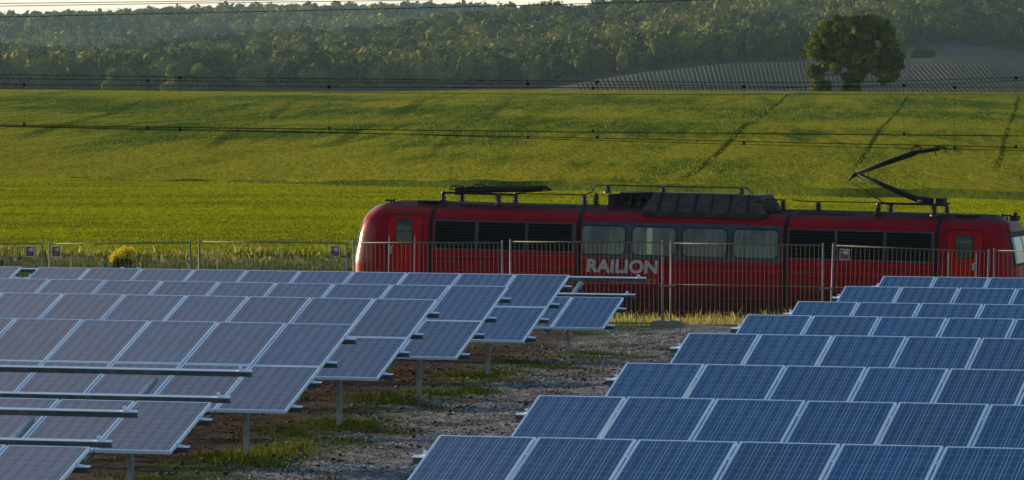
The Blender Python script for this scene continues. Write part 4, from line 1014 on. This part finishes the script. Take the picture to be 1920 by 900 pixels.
# folded pantograph (left)
def panto_folded():
    g = MB(); 
    for d in (.9, 1.5): g.tube([lsv(826, 361, d), lsv(962, 365, d)], .035, 6)
    for x in (850, 905, 962): a = lsv(x, 363.5, .9); g.tube([a, (a[0], 1.5, a[2])], .03, 6)
    o = g.build('pantograph_frame', M['black'], loco)
    m = MB()
    for d in (.95, 1.45): m.tube([lsv(868, 358, d), lsv(1018, 351, d)], .055, 8); m.tube([lsv(870, 352, d), lsv(1018, 350.5, d)], .035, 8)
    m.tube([lsv(868, 356, 1.2), lsv(1012, 353.5, 1.2)], .085, 8); m.tube([lsv(1015, 350, 1.2), lsv(1029, 357, 1.2)], [.06, .02], 6); m.tube([lsv(1028, 357, 1.2), lsv(962, 362, 1.2)], .014, 6)
    m.build('folded_arm', M['black'], loco)
    h = MB()
    for a0, a1, yy in ((838, 868, 355), (880, 906, 352)):
        cx = (a0 + a1) / 2; P = []
        for t in range(0, 181, 20): P.append(lsv(cx - (a1 - a0) / 2 * math.cos(R(t)), yy - 7 * math.sin(R(t)), .7))
        h.tube(P, .02, 6)
        h.bar(lsv(cx, yy - 2, .5), lsv(cx, yy - 2, 1.95), .05, .03)
    h.tube([lsv(838, 355, .7), lsv(868, 355, .7)], .018, 6)
    h.build('pantograph_head', M['black'], loco)
    b = MB(); a = lsv(862, 356, 1.2); b.box(a[0] - .15, a[0] + .22, 1.0, 1.4, a[2] - .1, a[2] + .08); b.build('drive_box', M['black'], loco)
panto_folded()
def panto_up():
    g = MB()
    for d in (.9, 1.5): g.tube([lsv(1642, 381, d), lsv(1770, 384, d)], .035, 6)
    for x in (1665, 1700, 1768): a = lsv(x, 382, .9); g.tube([a, (a[0], 1.5, a[2])], .03, 6)
    g.build('pantograph_frame', M['black'], loco)
    m = MB(); m.tube([lsv(1600, 326, 1.2), lsv(1720, 376, 1.2)], [.05, .085], 8); m.tube([lsv(1716, 374, 1.2), lsv(1745, 378, 1.2)], .1, 8); m.build('lower_arm', M['black'], loco, True)
    m = MB()
    for dd in (-.18, .18): m.tube([lsv(1600, 323, 1.2 + dd * .5), lsv(1708, 284 , 1.2 + dd)], .034, 8); 
    m.tube([lsv(1597, 327, 1.2), lsv(1712, 288, 1.2)], .045, 8); m.tube([lsv(1614, 318, 1.2), lsv(1700, 287, 1.2)], .03, 8); m.tube([lsv(1585, 337, 1.2), lsv(1600, 325, 1.2)], [.03, .06], 8); m.build('upper_arm', M['black'], loco, True)
    MB().tube([lsv(1587, 337, 1.25), lsv(1652, 380, 1.25)], .014, 6).build('guide_rod', M['black'], loco, True)
    m = MB(); m.box(*[q for q in ()] or (lsv(1737, 380, 0)[0], lsv(1752, 380, 0)[0], .95, 1.45, lsv(1740, 386, 1)[2], lsv(1740, 371, 1)[2])); m.build('drive_box', M['black'], loco)
    h = MB()
    for cx in (1712, 1752):
        for d in (.55, 1.85):
            P = [lsv(cx - 9 * math.cos(R(t)), 281 - 7.5 * math.sin(R(t)), d) for t in range(0, 181, 20)]; h.tube(P, .018, 6)
        h.bar(lsv(cx, 275, .35), lsv(cx, 275, 2.05), .05, .035)
    for d in (.8, 1.6): h.tube([lsv(1704, 284, d), lsv(1768, 277, d)], .022, 6)
    h.tube([lsv(1700, 287, 1.2), lsv(1755, 279, 1.2)], .05, 8); h.tube([lsv(1745, 279, 1.1), lsv(1749, 292, 1.1)], .014, 6); h.tube([lsv(1762, 273, .5), lsv(1768, 286, .5)], .02, 6)
    h.build('pantograph_head', M['black'], loco)
panto_up()

# ------------------------------------------------------------------ yellow bush, odd machine part at far left
def bush():
    X, z = at_Y(232, 488, 157); z0 = float(hgt(np.array([X]), np.array([157.]))[0]); e = empty('flowering_bush', (X, 157, z0)); tag(e, 'bright yellow flowering bush in the dry grass beyond the fence', 'bush')
    g = np.random.default_rng(8); top = at_Y(232, 460, 157)[1] - z0
    cs = [(dx_, g.uniform(-.2, .2), top - dz - .12, .15, .15, .13) for dx_, dz in ((-.26, .18), (-.12, .1), (.03, .0), (.18, .03), (.28, .12), (-.2, .28), (.1, .12), (.24, .24), (-.02, .2), (-.3, .3))]
    V, Fc, T = leaf_blob(cs, 2600, .018, 9, .3); np_mesh('flowers', V, Fc, MY, e, {'tint': T})
    V, Fc, T = leaf_blob([(c[0] * .8, c[1], c[2] - .17, .17, .15, .17) for c in cs], 1500, .022, 10, .3); np_mesh('foliage', V, Fc, MLs, e, {'tint': T})
    s_ = MB(); [s_.tube([(0, 0, -.05), (c[0], c[1], c[2])], [.012, .005], 5) for c in cs]; s_.build('stem', MB_bark, e)
bush()
def scrap():
    Yq = 150.; X, z = at_Y(28, 492, Yq); e = empty('machine_part', (X, Yq, z)); tag(e, 'ochre sloping machine part with a dark red tip poking above the panels at far left', 'machine part')
    s_ = Yq / FPX; m1 = worn('ochre_paint', (.20, .11, .03), (.30, .16, .04), .6, 0, 6); m2 = worn('rust_red', (.07, .012, .010), (.12, .02, .015), .6, 0, 8)
    m = MB(); m.poly_y([(-14 * s_, -9 * s_), (16 * s_, -9 * s_), (13 * s_, 6 * s_), (3 * s_, 4 * s_)], -.12, .12); m.build('sloping_cover', m1, e)
    m = MB(); m.poly_y([(6 * s_, 4 * s_), (14 * s_, 5 * s_), (13 * s_, 11 * s_), (9 * s_, 12 * s_), (6 * s_, 9 * s_)], -.09, .09); m.build('red_tip', m2, e)
    m = MB(); m.box(0, .03, -.03, .03, 3 * s_, 8 * s_); m.build('pale_pin', M['alu'], e)
    m = MB(); m.box(-.02 - .1, .02 + .08, -.06, .06, -1.9, -8 * s_); m.build('leg', m2, e)
    X2, z2 = at_Y(3, 490, Yq); o = MB().poly_y([(-7 * s_, -4 * s_), (5 * s_, -4 * s_), (5 * s_, 2 * s_), (-1 * s_, 3 * s_), (-7 * s_, 1 * s_)], -.1, .1); o.box(-.05, .05, -.05, .05, -1.9, -.04)
    o = o.build('rusty_bracket', m2); o.location = (X2, Yq, z2); tag(o, 'dark red rusty lump at the left edge just above the panels', 'machine part')
scrap()

# ------------------------------------------------------------------ haze
k = NT('air'); k.n.remove(k.b); pv = k.node('ShaderNodeVolumePrincipled'); pv.inputs['Color'].default_value = (.50, .74, 1.0, 1); pv.inputs['Density'].default_value = .000033; pv.inputs['Anisotropy'].default_value = .2
k.l.new(pv.outputs[0], k.n['Material Output'].inputs['Volume'])
hz_ = MB(); hz_.box(-1600, 1600, -90, 6800, -30, 150); o = hz_.build('haze', k.m); o['kind'] = 'stuff'; o['label'] = 'pale blue haze over the far hills'
